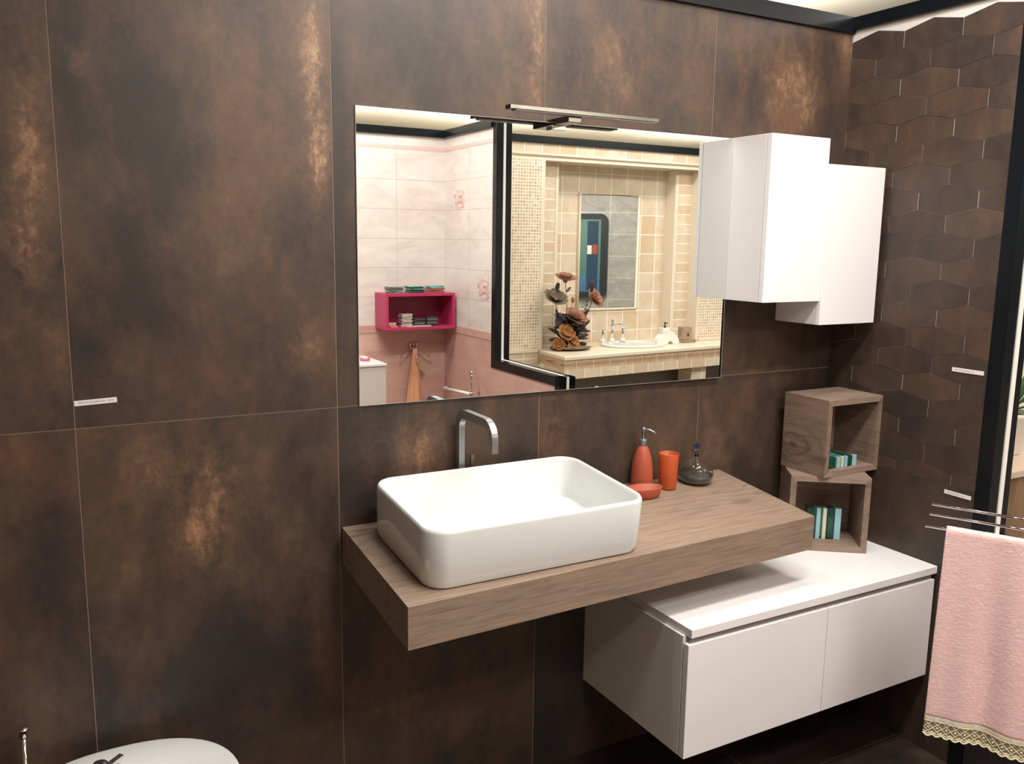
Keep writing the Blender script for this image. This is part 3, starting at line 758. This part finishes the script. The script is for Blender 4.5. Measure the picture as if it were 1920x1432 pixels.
def towel_sheet(name, s0, s1, ns, m, nu=60, th=.004, sag=0):
    q = MB(); g_ = [[q.bm.verts.new(towel_pt(U0+(U1-U0)*i/nu, s0+(s1-s0)*j/ns)) for j in range(ns+1)] for i in range(nu+1)]
    for i in range(nu):
        for j in range(ns):
            f = q.bm.faces.new((g_[i][j], g_[i+1][j], g_[i+1][j+1], g_[i][j+1])); f.smooth = True
    q.mi(m); o = q.build(name, parent=t)
    if th:
        md = o.modifiers.new('solid', 'SOLIDIFY'); md.thickness = th; md.offset = 0
    return o
HF = .512
tw = towel_sheet('towel_cloth', -.50, HF, 150, 'terry', 70, .005)
tx = bpy.data.textures.new('terry_relief', 'CLOUDS'); tx.noise_scale = .0045
md = tw.modifiers.new('sub', 'SUBSURF'); md.levels = 1; md.render_levels = 1
md = tw.modifiers.new('pile', 'DISPLACE'); md.texture = tx; md.strength = .0016; md.mid_level = .5
rb_ = towel_sheet('ribbon_band', HF-.001, HF+.016, 3, 'ribbon', 60, .0015)
# lace: crossing threads, scalloped edge
q = MB(); z0, z1 = HF+.014, HF+.052; nc = 13; dw = (U1-U0)/nc
def lp(u, s_): return towel_pt(min(max(u, U0), U1), s_)
for i in range(-2, nc+1):
    for sg in (1, -1):
        pts = []
        for k in range(9):
            f = k/8; u = U0+dw*(i+ (f*2 if sg > 0 else 2-f*2))
            if U0-1e-6 <= u <= U1+1e-6: pts.append(lp(u, z0+(z1-z0)*f))
        if len(pts) > 1: q.tube(pts, .0011, 'lace', 5)
for i in range(nc):
    pts = [lp(U0+dw*(i+k/8), z1-.002+.007*math.sin(PI*k/8)) for k in range(9)]
    q.tube(pts, .0026, 'lace', 6)
    pts = [lp(U0+dw*(i+k/8), z1-.008+.007*math.sin(PI*k/8)) for k in range(9)]
    q.tube(pts, .0014, 'lace', 6)
    c_ = lp(U0+dw*(i+.5), (z0+z1)/2); q.sphere(c_, .0028, 'lace', seg=8)
q.tube([lp(U0+(U1-U0)*k/50, z0+.001) for k in range(51)], .0018, 'lace', 6)
q.build('lace_hem', parent=t)
m_ = mat('lace_net', srgb(176, 160, 132), .9); k_ = N(m_); tr = k_.n('ShaderNodeBsdfTransparent'); mx = k_.n('ShaderNodeMixShader'); mx.inputs[0].default_value = .62
k_.l(tr.outputs[0], mx.inputs[1]); k_.l(k_.b.outputs[0], mx.inputs[2]); k_.l(mx.outputs[0], m_.node_tree.nodes['Material Output'].inputs[0]); MAT['net'] = m_
towel_sheet('lace_net', z0-.002, z1-.003, 6, 'net', 40, 0)
for k, u in enumerate((.022, .044, .066, .108, .19, .21, .235)):
    q = MB(); P = [lp(u, HF+.001), lp(u+.009, HF+.001), lp(u+.009, HF+.014), lp(u, HF+.014)]
    q.poly([p_+nrm*.0016 for p_ in P], 'whitecore', axis=tuple(nrm*.0006)); q.build('satin_stitch', parent=rb_)

# ---- bidet and brush at lower left
t = thing('bidet', (-.43, 0, 0), 'white ceramic bidet rim at the lower left against the brown wall', 'bidet')
def superell(a, b, n_, z, cx_=0, cy_=0, k=56):
    P = []
    for i in range(k):
        an = 2*PI*i/k; c_, s_ = math.cos(an), math.sin(an)
        P.append((cx_+a*math.copysign(abs(c_)**(2/n_), c_), cy_+b*math.copysign(abs(s_)**(2/n_), s_), z))
    return P
q = MB(); spec = [(.13, .15, 2.6, .0, -.20), (.125, .165, 2.6, .02, -.19), (.15, .18, 2.5, .2, -.2), (.2, .2, 2.4, .33, -.225), (.24, .212, 2.35, .40, -.25), (.243, .214, 2.3, .43, -.25), (.24, .211, 2.3, .437, -.25), (.23, .201, 2.3, .4395, -.25), (.215, .150, 2.25, .438, -.288), (.205, .138, 2.2, .43, -.290), (.17, .125, 2.2, .38, -.29), (.13, .10, 2.1, .31, -.29), (.05, .04, 2, .28, -.29)]
rings = [[q.bm.verts.new(p) for p in superell(a, b, n_, z, 0, cy_)] for a, b, n_, z, cy_ in spec]
for A, B in zip(rings, rings[1:]):
    for i in range(56): q.bm.faces.new((A[i], A[(i+1) % 56], B[(i+1) % 56], B[i]))
q.bm.faces.new(rings[0][::-1]); q.bm.faces.new(rings[-1]); q.mi('ceramic'); o = q.build('bidet_bowl', parent=t); shade_auto(o, 50)
t2 = thing('bidet_tap', (-.470, -.118, .4402), 'small chrome bidet tap at the bottom edge of the photo', 'tap')
q = MB(); q.lathe([(.02, 0), (.02, .003), (.017, .004), (.017, .012), (.015, .014), (0, .014)], 'chrome', 28); q.build('tap_body', parent=t2)
q = MB(); q.tube([(0, -.03, .012), (.022, -.015, .016), (.046, 0.002, .019)], 0, 'chrome', square=(.014, .006)); q.build('tap_lever', parent=t2)
q = MB(); q.tube([(0, 0, .008), (0, -.06, .016), (0, -.08, .012)], .008, 'chrome', 14); q.build('tap_spout', parent=t2)
t = thing('toilet_brush_stand', (-.616, -.048, 0), 'slim chrome toilet brush handle standing at the far lower left', 'toilet brush')
q = MB(); q.lathe([(0, 0), (.038, 0), (.038, .25), (.034, .252), (0, .252)], 'satin', 30); q.build('brush_holder', parent=t)
q = MB(); q.tube([(0, 0, .25), (0, 0, .523)], .0055, 'chrome', 14); q.build('brush_rod', parent=t)
q = MB(); q.lathe([(0, .520), (.0078, .520), (.0085, .523), (.0085, .538), (.0125, .540), (.0125, .542), (0, .5425)], 'chrome', 24); q.build('brush_knob', parent=t)

# ================================================================= THINGS SEEN IN THE MIRROR, pink booth
f_ = RY(3.33); bk = PY+.0045
t = thing('wall_box_shelf', (1.515, bk, 1.018), 'magenta open wall box shelf on the pink tiles, seen in the mirror', 'wall shelf')
Wb, Hb, Db = .505, .245, (f_-bk); th = .018
box('side_panel', (0, 0, 0), (th, Db, Hb), 'magenta', t, .0005); box('side_panel', (Wb-th, 0, 0), (Wb, Db, Hb), 'magenta', t, .0005)
box('top_panel', (th+.0002, 0, Hb-th), (Wb-th-.0002, Db, Hb), 'magenta', t); box('bottom_panel', (th+.0002, 0, 0), (Wb-th-.0002, Db, th), 'magenta', t)
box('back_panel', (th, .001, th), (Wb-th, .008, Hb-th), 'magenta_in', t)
bx, bz_, by = 1.515, 1.018, bk
# stacks: each glass or stone sample is one thing
cols = {'g': [srgb(120, 146, 134), srgb(150, 168, 160), srgb(104, 128, 118)], 't': [srgb(40, 100, 88), srgb(26, 66, 60), srgb(120, 180, 166)], 'a': [srgb(130, 190, 182), srgb(150, 84, 72), srgb(170, 120, 104)],
        'w': [srgb(206, 192, 186), srgb(180, 176, 172), srgb(222, 206, 198)], 'd': [srgb(92, 90, 94), srgb(130, 126, 128), srgb(60, 58, 62)], 'o': [srgb(222, 170, 140), srgb(226, 204, 178), srgb(214, 150, 120)]}
SM = {k: [mat('sample_%s' % c, v, .12) for c, v in zip(('one', 'two', 'three'), vs)] for k, vs in cols.items()}
where = {'left': 'left stack', 'mid': 'middle stack', 'right': 'right stack'}
def stack(x, y, z, w__, d__, n_, th_, key, label, group, rnd):
    for k in range(n_):
        q = MB(); mi_ = SM[key][k*2 % 3 if key != 'a' else (0 if k > n_-4 else 1+k % 2)]
        q.box((-w__/2, -d__/2, 0), (w__/2, d__/2, th_), mi_, .001, 1)
        o = q.build('tile_sample'); o.location = (x+rnd.uniform(-.006, .006), y+rnd.uniform(-.006, .006), z+k*(th_+.0006)+.0005); o.rotation_euler = (0, 0, rnd.uniform(-.12, .12))
        up_ = ['lowest', 'second from bottom', 'third from bottom', 'fourth from bottom', 'fifth from bottom', 'sixth from bottom'][k] if k < n_/2 else ['topmost', 'second from top', 'third from top', 'fourth from top', 'fifth from top', 'sixth from top'][n_-1-k]
        tag(o, '%s, %s' % (label, up_), 'tile sample', group)
rn = random.Random(5)
ty = by+Db*.5; topz = bz_+Hb
stack(bx+.10, ty, topz, .105, .09, 8, .0048, 'g', 'grey green glass sample, left stack on magenta shelf top', 'grey green samples on the magenta shelf', rn)
stack(bx+.245, ty, topz, .11, .09, 8, .0052, 't', 'dark teal glass sample, middle stack on magenta shelf top', 'teal samples on the magenta shelf', rn)
stack(bx+.40, ty, topz, .11, .09, 8, .0056, 'a', 'glass sample, right stack on magenta shelf top', 'aqua and rust samples on the magenta shelf', rn)
iz = bz_+th
stack(bx+.065, ty+.03, iz, .055, .06, 4, .0066, 'o', 'peach stone sample, small stack inside magenta box', 'peach samples inside the magenta box', rn)
stack(bx+.17, ty+.02, iz, .075, .07, 11, .0072, 'w', 'pale stone sample, tallest stack inside magenta box', 'pale samples inside the magenta box', rn)
stack(bx+.262, ty+.02, iz, .075, .07, 7, .0068, 'd', 'dark grey sample, middle stack inside magenta box', 'dark samples in the middle of the magenta box', rn)
stack(bx+.36, ty+.02, iz, .075, .07, 8, .0072, 'd', 'dark grey sample, right stack inside magenta box', 'dark samples at the right inside the magenta box', rn)
for a_, b_ in ((.2, 'flat pale sample lying foremost left inside the magenta box'), (.285, 'flat pale sample lying foremost right inside the magenta box')):
    o = box('tile_sample', (-.045, -.02, 0), (.045, .02, .007), SM['w'][0]); o.location = (bx+a_, by+Db-.026, iz+.0006); tag(o, b_, 'tile sample')

# robe hooks and peach towel
hx = 1.79; hy = PY+.0006
t = thing('robe_hook', (hx, hy, .83), 'chrome robe hook with ball ended arms on the rose tiles, seen in the mirror', 'robe hook')
q = MB(); q.lathe([(0, 0), (.02, 0), (.018, .008), (.006, .012), (0, .012)], 'chrome', 24, Matrix.Translation((0, 0, .03)) @ Matrix.Rotation(-PI/2, 4, 'X')); q.build('hook_plate', parent=t)
for sx_ in (-1, 0, 1):
    q = MB()
    if sx_: q.tube([(0, .012, .02), (sx_*.03, .025, .012), (sx_*.105, .06, -.022)], .0038, 'chrome', 8); q.sphere((sx_*.107, .06, -.023), .0105, 'chrome')
    else: q.tube([(0, .012, .02), (0, .05, -.01), (.0, .09, -.045)], .0038, 'chrome', 8); q.sphere((.0, .092, -.046), .009, 'chrome')
    q.build('hook_arm', parent=t)
    q = MB(); q.tube([(sx_*.022, .012, .03), (sx_*.024, .022, .05), (sx_*.024, .024, .062)], .004, 'chrome', 8); q.sphere((sx_*.024, .024, .066), .0085, 'chrome', (1, 1, 1.3)); q.build('hook_finial', parent=t)
t = thing('bath_towel', (hx+.0, hy+.036, .838), 'peach towel hanging narrow from the chrome robe hook, seen in the mirror', 'towel')
q = MB(); nn = 24; Rg = []
for j in range(21):
    f = j/20; z = .02-.42*f if j else .03; w__ = .016+.030*f+.01*math.sqrt(f); d__ = .008+.012*f; R = []
    for i in range(nn):
        an = 2*PI*i/nn; fold = 1+.22*math.cos(5*an+1)*min(1, f*2)
        R.append(q.bm.verts.new((-.008*f+w__*math.cos(an)*fold, .014+d__*math.sin(an)*fold*1.2, z)))
    Rg.append(R)
for A, B in zip(Rg, Rg[1:]):
    for i in range(nn): q.bm.faces.new((A[i], A[(i+1) % nn], B[(i+1) % nn], B[i])).smooth = True
q.bm.faces.new(Rg[0]); q.bm.faces.new(Rg[-1][::-1]); q.mi('peach'); q.build('towel_cloth', parent=t)
q = MB(); q.poly([(.035, .03, -.055), (.075, .03, -.085), (.058, .03, -.145), (.02, .03, -.11)], 'card', axis=(0, .001, 0)); q.build('card_tag', parent=t)
# pale low cabinet with pink soap dish
Yc0 = RY(3.12)
t = thing('bath_cabinet', (.85, PY+.0006, 0), 'pale grey low cabinet with white top in the pink booth, seen in the mirror', 'cabinet')
box('cabinet_body', (0, 0, 0), (.585, Yc0-PY-.01, .815), 'greytop', t, .001); box('cabinet_top', (0, 0, .8152), (.588, Yc0-PY-.0006, .829), 'white', t, .001)
t = thing('soap_tray', (1.352, RY(3.3), .8295), 'small pink resin soap tray on the pale cabinet top, seen in the mirror', 'soap tray')
q = MB(); q.lathe([(0, 0), (.028, 0), (.034, .01), (.033, .02), (.028, .018), (0, .012)], 'pinkplastic', 24); q.build('tray', parent=t)
q = MB(); q.sphere((0, 0, .019), .018, 'whitecore', (1.2, .8, .4)); q.build('soap_bar', parent=t)
t = thing('brush_holder_cup', (1.33, RY(3.42), .8295), 'thin dark pink upright bottle on the pale cabinet top, seen in the mirror', 'bottle')
q = MB(); q.lathe([(0, 0), (.016, 0), (.016, .1), (.006, .108), (.006, .13), (0, .13)], 'magenta_in', 24); q.build('bottle', parent=t)
# towel rail on the divider
t = thing('towel_rail', (PX-.0008, RY(2.98), .62), 'white towel rail with chrome posts on the pink divider, seen in the mirror', 'towel rail')
ds = -.06
q = MB(); q.tube([(ds, 0, -.01), (ds, -.46, -.07+.03)], .011, 'whitecore', 16); q.build('rail_bar', parent=t)
q = MB(); q.tube([(-.002, 0, 0), (ds, 0, -.006)], .007, 'chrome', 12); q.sphere((ds, 0, -.008), .015, 'chrome'); q.tube([(ds, 0, 0), (ds, 0, .10)], .005, 'chrome', 10); q.tube([(ds, 0, .085), (ds, 0, .125)], .010, 'chrome', 12); q.sphere((ds, 0, .135), .014, 'chrome'); q.build('rail_post', parent=t)
q = MB(); q.tube([(-.002, -.46, -.03), (ds, -.46, -.036)], .007, 'chrome', 12); q.sphere((ds, -.46, -.038), .015, 'chrome'); q.build('rail_post', parent=t)
# rose decors printed on two tiles of the divider
def rose(loc, s_, label):
    t = thing('rose_tile_decor', loc, label, 'tile decor')
    rnd = random.Random(int(loc[1]*100)); q = MB()
    for ring, (rr, cnt) in enumerate(((.0, 1), (.25, 4), (.5, 5), (.75, 7))):
        for k in range(cnt):
            a = 2*PI*k/cnt+ring*.6; cy_, cz_ = rr*math.cos(a)*1.25*s_, rr*math.sin(a)*s_
            P = []
            for m_ in range(14):
                b = 2*PI*m_/14; P.append((-.0008-.0003*(3-ring), cy_+.45*s_*math.cos(b)*(1+.15*math.sin(3*b+k)), cz_+.24*s_*math.sin(b)))
            q.poly(P, ('ra', 'rb')[(k+ring) % 2] if False else MATR[(k+ring) % 3])
    q.build('printed_rose', parent=t)
MATR = [mat('rose_print_a', srgb(222, 190, 182), .4), mat('rose_print_b', srgb(208, 168, 160), .4), mat('rose_print_c', srgb(232, 208, 200), .4)]
rose((PX-.0004, RY(3.31), 1.895), .07, 'upper faded pink rose printed on the divider tiles, seen in the mirror')
rose((PX-.0004, RY(2.93), 1.305), .075, 'lower faded pink rose printed on the divider tiles, seen in the mirror')

# ================================================================= stone booth
zc = .822
t = thing('stone_counter', (2.72, Y1, 0), 'travertine tiled washbasin counter with leaf border, seen in the mirror', 'counter')
x0c, yf0, yf1 = 2.72, RY(3.0), RY(3.155)
Lc = 5.25-x0c
q = MB(); e = -.0105
dy0, dy1 = yf0-Y1, (yf1-Y1)-.06
q.hexa([(.036, e-.1+.112, .655), (Lc, e-.1+.112, .655), (Lc, dy1, .655), (0, dy0, .655), (.036, .012, .725), (Lc, .012, .725), (Lc, dy1, .725), (0, dy0, .725)], 'trav'); q.build('apron_tiles', parent=t)
q = MB(); q.hexa([(.034, .012, .7252), (Lc, .012, .7252), (Lc, dy1, .7252), (0, dy0, .7252), (.034, .012, .79), (Lc, .012, .79), (Lc, dy1, .79), (0, dy0, .79)], 'border'); q.build('leaf_border', parent=t)
q = MB(); q.hexa([(.03, .012, .7902), (Lc, .012, .7902), (Lc, dy1+.012, .7902), (-.008, dy0+.01, .7902), (.03, .012, zc), (Lc, .012, zc), (Lc, dy1+.012, zc), (-.008, dy0+.01, zc)], 'trav_plain', .008, 3)
o = q.build('bullnose_edge', parent=t)
box('counter_top', (.04, Y3-Y1+.0006, zc-.02), (4.255-x0c, .03, zc+.0016), 'trav_top', t)
box('lower_wall', (.3, .0006, 0.0), (Lc, .012, .654), 'darktile', t)
box('leg_pillar', (1.3, .1, 0.0), (1.45, .26, .6545), 'trav', t)
# basin
t = thing('oval_basin', (3.6, RY(3.38), zc+.002), 'white oval drop in washbasin in the stone counter, seen in the mirror', 'washbasin')
q = MB(); spec = [(1.0, .0), (1.0, .006), (.97, .014), (.9, .017), (.82, .015), (.76, .0135), (.74, .012), (.70, .009), (.6, .006), (0, .004)]
q.lathe(spec, 'ceramic', 56, None, .285, .205); q.build('basin_bowl', parent=t)
def cross_tap(x, y, label, spout=False):
    t = thing('spout_tap' if spout else 'cross_tap', (x, y, zc+.0135 if not spout else zc+.0135), label, 'tap', None if spout else 'cross handle taps')
    q = MB(); q.lathe([(0, 0), (.024, 0), (.025, .008), (.022, .02), (.014, .029), (.009, .032), (0, .032)], 'ceramic', 28); q.build('porcelain_base', parent=t)
    if spout:
        q = MB(); q.lathe([(.009, .0322), (.009, .06), (.012, .065), (.009, .075), (.009, .12), (.014, .13), (.010, .142), (.011, .155), (.014, .162), (.007, .172), (.009, .18), (0, .187)], 'chrome', 20)
        q.build('column', parent=t)
        q = MB(); q.tube([(0, 0, .138), (.02, .03, .146), (.05, .07, .142), (.06, .10, .125)], .008, 'chrome', 12); q.sphere((-.03, 0, .138), .007, 'chrome'); q.tube([(-.03, 0, .138), (0, 0, .138)], .004, 'chrome', 8); q.build('spout', parent=t)
    else:
        q = MB(); q.lathe([(.008, .0322), (.008, .05), (.013, .056), (.009, .066), (.012, .08), (.008, .09), (.011, .105), (.007, .112), (0, .115)], 'chrome', 20); q.build('stem', parent=t)
        q = MB()
        for k in range(4):
            a = k*PI/2+.4; c_, s_ = math.cos(a), math.sin(a); q.tube([(0, 0, .092), (.03*c_, .03*s_, .092)], .0042, 'chrome', 8); q.sphere((.032*c_, .032*s_, .092), .0065, 'chrome', seg=10)
        q.build('cross_handle', parent=t)
ty_ = RY(3.53)
cross_tap(3.41, ty_, 'left cross handled tap on white base behind the oval basin')
cross_tap(3.50, ty_, 'taller middle chrome spout tap behind the oval basin, seen in the mirror', True)
cross_tap(3.605, ty_, 'right cross handled tap on white base behind the oval basin')
# sculpted white dispenser
t = thing('arched_dispenser', (3.9, RY(3.36), zc+.0022), 'white arched sculptural soap dispenser beside the oval basin, seen in the mirror', 'soap dispenser')
q = MB(); P = []
for k in range(13):
    a = PI-PI*k/12; 
    P.append((-.005+.112*math.cos(a), 0, .008+.085*math.sin(a)))
P = [p_ for p_ in P]
poly = [(-.117, 0, 0)]+P+[(.107, 0, 0), (.045, 0, 0)]
for k in range(1, 8):
    a = PI*k/8; poly.append((.017+.028*math.cos(a), 0, .022*math.sin(a)))
poly += [(-.011, 0, 0)]
q.poly(poly, 'whitecore', axis=(0, .05, 0)); q.box((-.055, .001, .07), (.055, .049, .095), 'whitecore', .002); q.box((-.06, .001, .085), (.01, .049, .13), 'whitecore', .003); q.build('dispenser_body', parent=t)
q = MB(); q.lathe([(.009, .1302), (.010, .142), (.005, .146), (.005, .165), (.009, .168), (.009, .174), (0, .176)], 'dark', 16, Matrix.Translation((-.025, .025, 0))); q.tube([(-.025, .025, .171), (-.025, .055, .168)], .004, 'dark', 8); q.build('dispenser_pump', parent=t)
t = thing('glass_tumbler', (4.115, RY(3.37), zc+.0022), 'smoky square glass tumbler with a dark motif, seen in the mirror', 'tumbler')
q = MB(); q.box((-.048, -.035, .022), (.042, .04, .125), 'amber', .004); q.build('glass_cup', parent=t)
q = MB(); q.box((-.052, -.04, 0), (.082, .045, .0215), 'amber', .003); q.build('glass_base', parent=t)
q = MB(); q.poly([(-.015, .0406, .055), (.012, .0406, .055), (-.002, .0406, .085)], 'dark', axis=(0, .0004, 0)); q.build('motif', parent=t)

# ---- copper flowers on a plate
t = thing('flower_arrangement', (2.98, RY(3.33), zc+.0022), 'copper and ochre artificial roses on a dark plate, seen in the mirror', 'flowers')
q = MB(); q.lathe([(0, 0), (.09, 0), (.165, .012), (.17, .018), (.16, .018), (.09, .008), (0, .008)], 'brass', 40, None, 1, .75); q.build('plate', parent=t)
rnd = random.Random(11)
def petal(q, c_, d_, upv, L, W, m, cup=.35):
    d_ = Vector(d_).normalized(); u_ = Vector(upv); u_ = (u_-d_*u_.dot(d_)).normalized(); s_ = d_.cross(u_)
    n1, n2 = 5, 5; g_ = []
    for i in range(n1):
        f = i/(n1-1); w__ = W*math.sin(PI*min(.98, .12+f*.72))**.7
        row = []
        for j in range(n2):
            h = j/(n2-1)*2-1
            row.append(q.bm.verts.new(Vector(c_)+d_*L*f+s_*w__*h*.5+u_*(cup*L*f*f*.6+abs(h)*w__*cup*.35)))
        g_.append(row)
    for i in range(n1-1):
        for j in range(n2-1):
            f = q.bm.faces.new((g_[i][j], g_[i+1][j], g_[i+1][j+1], g_[i][j+1])); f.smooth = True; f.material_index = q.mi(m)
def blossom(name, c_, axis, R, m, layers=(6, 5, 4), heart=None):
    q = MB(); ax_ = Vector(axis).normalized(); e1 = ax_.orthogonal().normalized(); e2 = ax_.cross(e1)
    for li, cnt in enumerate(layers):
        ti = .15+.38*li; LL = R*(1-.24*li)
        for k in range(cnt):
            a = 2*PI*k/cnt+li*.5+rnd.uniform(-.1, .1)
            d_ = (e1*math.cos(a)+e2*math.sin(a))*math.cos(ti)+ax_*math.sin(ti)
            petal(q, Vector(c_)+ax_*.004*li, d_, ax_, LL, LL*1.05, m, .35)
    if heart: q.sphere(c_, R*.22, heart, seg=10)
    o = q.build(name, parent=t); md = o.modifiers.new('solid', 'SOLIDIFY'); md.thickness = .0022
    return o
def stem(p0, p1, r=.003):
    q = MB(); a, b = Vector(p0), Vector(p1); mid = (a+b)/2+Vector((.008, 0, 0)); q.tube([a, mid, b], r, 'stem', 7); q.build('stem', parent=t)
def leaf(c_, d_, L, W, m, name='leaf'):
    q = MB(); petal(q, c_, d_, (0, .3, 1), L, W, m, .15); o = q.build(name, parent=t); md = o.modifiers.new('solid', 'SOLIDIFY'); md.thickness = .002
stem((-.03, 0, .02), (-.06, 0, .51)); blossom('rose_head', (-.06, 0, .515), (0, .25, 1), .085, 'terracotta', (6, 6, 5, 4), 'terracotta')
stem((.05, 0, .1), (.185, 0, .36)); blossom('rose_head', (.19, 0, .37), (.35, .75, .5), .085, 'terracotta', (6, 6, 5, 4), 'terracotta')
blossom('rose_head', (.005, .04, .23), (.1, .6, .8), .095, 'terracotta', (7, 6, 5, 4), 'terracotta')
stem((-.08, 0, .1), (-.15, 0, .37)); blossom('magnolia_head', (-.155, .01, .37), (.0, .55, .75), .095, 'olive', (6, 4), 'ochre')
blossom('ochre_blossom', (-.09, .07, .13), (-.1, .8, .5), .07, 'ochre', (5, 4), 'ochre'); blossom('ochre_blossom', (-.045, .085, .065), (.15, .8, .45), .06, 'ochre', (5, 4), 'ochre'); blossom('ochre_blossom', (-.14, .06, .05), (-.4, .7, .3), .05, 'ochre', (5, 3), 'ochre')
stem((-.045, 0, .2), (.01, 0, .36), .002)
q = MB(); q.sphere((.01, 0, .37), .016, 'ochre', (.8, .8, 1.5), 10); q.build('bud', parent=t)
for k in range(58):
    a = rnd.uniform(0, 2*PI); r_ = rnd.uniform(.0, .115); z = rnd.uniform(.03, .24)
    leaf((r_*math.cos(a), r_*math.sin(a)*.6, z), (math.cos(a), math.sin(a)*.7+.1, rnd.uniform(-.3, .9)), rnd.uniform(.06, .1), rnd.uniform(.04, .065), 'darkleaf' if k % 5 else 'olive')
for c_, d_, L in (((-.1, 0, .2), (-.5, .2, .8), .12), ((-.12, .02, .28), (-.1, .1, -1), .12), ((-.05, 0, .43), (.7, 0, .6), .05), ((.17, 0, .43), (.1, 0, 1), .08), ((.10, 0, .3), (-.3, .1, .9), .05), ((.13, .02, .34), (-.5, 0, .5), .05), ((.1, .02, .26), (.6, .1, .6), .05), ((-.14, 0, .43), (.3, 0, .9), .07)):
    leaf(c_, d_, L, L*.5, 'darkleaf' if L > .06 else 'greyleaf')
for k in range(10):
    z = .25+.014*k; leaf((.10+.004*k, 0, z), (1 if k % 2 else -1, .1, .5), .026, .016, 'greyleaf', 'eucalyptus_leaf')
q = MB()
for k in range(22):
    a = rnd.uniform(0, 2*PI); rr_ = rnd.uniform(.02, .09); q.sphere((rr_*math.cos(a)+.015, rr_*.55*math.sin(a), .03+.0095*k), .028, 'darkleaf' if k % 4 else 'greyleaf', (1.3, 1, .55), 8)
q.build('dark_foliage_mound', parent=t)

# ---- small mirror in the niche
t = thing('niche_mirror', (3.252, Y3+.0006, 1.103), 'small inset mirror with stone moulding in the travertine niche', 'mirror')
mw, mh = .548, .88
box('mirror_pane', (0, 0, 0), (mw, .006, mh), 'mirror', t)
q = MB(); q.tube([(-.012, .006, -.014), (mw+.014, .006, -.014), (mw+.014, .006, mh+.012), (-.012, .006, mh+.012), (-.012, .006, -.014)], .013, 'trav_plain', 10); q.build('stone_moulding', parent=t)

# ---- black framed rounded mirror, reflection painted as colour panels, on the grey partition
Mg = Matrix.Translation(gp.location) @ Matrix.Rotation(-.62, 4, 'Z')
t = thing('rounded_mirror', Mg @ Vector((.40, -.0006, .92)), 'tall black framed rounded mirror, painted reflection, on grey tiles, seen in the niche mirror', 'display', None, -.62)
def rr2(w__, h, r, y, n_=8):
    P = []
    for cx_, cz_, a0 in ((w__-r, h-r, 0), (r, h-r, 90), (r, r, 180), (w__-r, r, 270)):
        for k in range(n_+1):
            a = math.radians(a0+90*k/n_); P.append((cx_+r*math.cos(a), y, cz_+r*math.sin(a)))
    return P
q = MB(); q.poly(rr2(.62, 1.05, .1, 0), 'dark', axis=(0, -.05, 0)); q.build('mirror_frame', parent=t)
dp = box('painted_reflection', (.07, -.053, .08), (.53, -.0502, .98), 'mirror_image', t)
box('navy_column', (.36, -.0545, .10), (.50, -.0532, .96), 'navy', dp)  # reflected things, painted as flat pieces on the mirror face
box('white_card', (.365, -.056, .55), (.42, -.0547, .66), 'paper', dp)
box('red_card', (.43, -.056, .55), (.49, -.0547, .67), 'orange', dp)

# ---- booth at the far right: counter and potted plant
t = thing('side_counter', (2.1, -.395, 0), 'beige topped brown counter glimpsed right of the black post', 'counter')
box('counter_body', (0, .01, 0), (1.9, .394, .825), 'brownpanel', t); box('counter_top', (-.005, 0, .8252), (1.9, .394, .85), mat('beige_stone', srgb(196, 176, 156), .35), t, .002)
t = thing('potted_plant', (2.69, -.19, .8505), 'leafy green plant in a white pot at the right edge', 'potted plant')
q = MB(); q.lathe([(0, 0), (.06, 0), (.065, .005), (.082, .14), (.09, .145), (.09, .16), (.082, .16), (.075, .14), (0, .14)], 'pot', 40); q.build('pot', parent=t)
q = MB(); q.lathe([(0, .141), (.075, .141), (.05, .15), (0, .152)], 'soil', 20); q.build('soil', parent=t)
rnd = random.Random(4)
for k in range(26):
    a = rnd.uniform(0, 2*PI); el = rnd.uniform(.3, 1.3); L = rnd.uniform(.12, .22)
    q = MB(); petal(q, (.02*math.cos(a), .02*math.sin(a), .15+.06*rnd.random()), (math.cos(a)*math.cos(el), math.sin(a)*math.cos(el), math.sin(el)), (0, 0, 1), L, L*.22, 'green', -.25)
    o = q.build('leaf', parent=t); md = o.modifiers.new('solid', 'SOLIDIFY'); md.thickness = .0015

# the booths opposite stand a fraction of a degree out of square with the brown wall
DEL = math.atan((.0205-.0047)/(1.4009-.1881)); PVX = 1.4009-(.0205-MY)/math.tan(DEL)
Rm = Matrix.Translation((PVX, -MY, 0)) @ Matrix.Rotation(-2*DEL, 4, 'Z') @ Matrix.Translation((-PVX, MY, 0))
OPP = {'wall_front', 'wall_divider', 'wall_niche', 'wall_far', 'rounded_mirror', 'wall_box_shelf', 'tile_sample', 'robe_hook', 'bath_towel', 'bath_cabinet', 'soap_tray', 'brush_holder_cup', 'towel_rail', 'rose_tile_decor', 'stone_counter', 'oval_basin', 'cross_tap', 'spout_tap', 'arched_dispenser', 'glass_tumbler', 'flower_arrangement', 'niche_mirror', 'trim_6', 'trim_7', 'trim_8', 'trim_9', 'trim_10', 'trim_11'}
for o in list(C.objects):
    if o.parent is None and o.name.split('.')[0] in OPP:
        o.matrix_basis = Rm @ o.matrix_basis
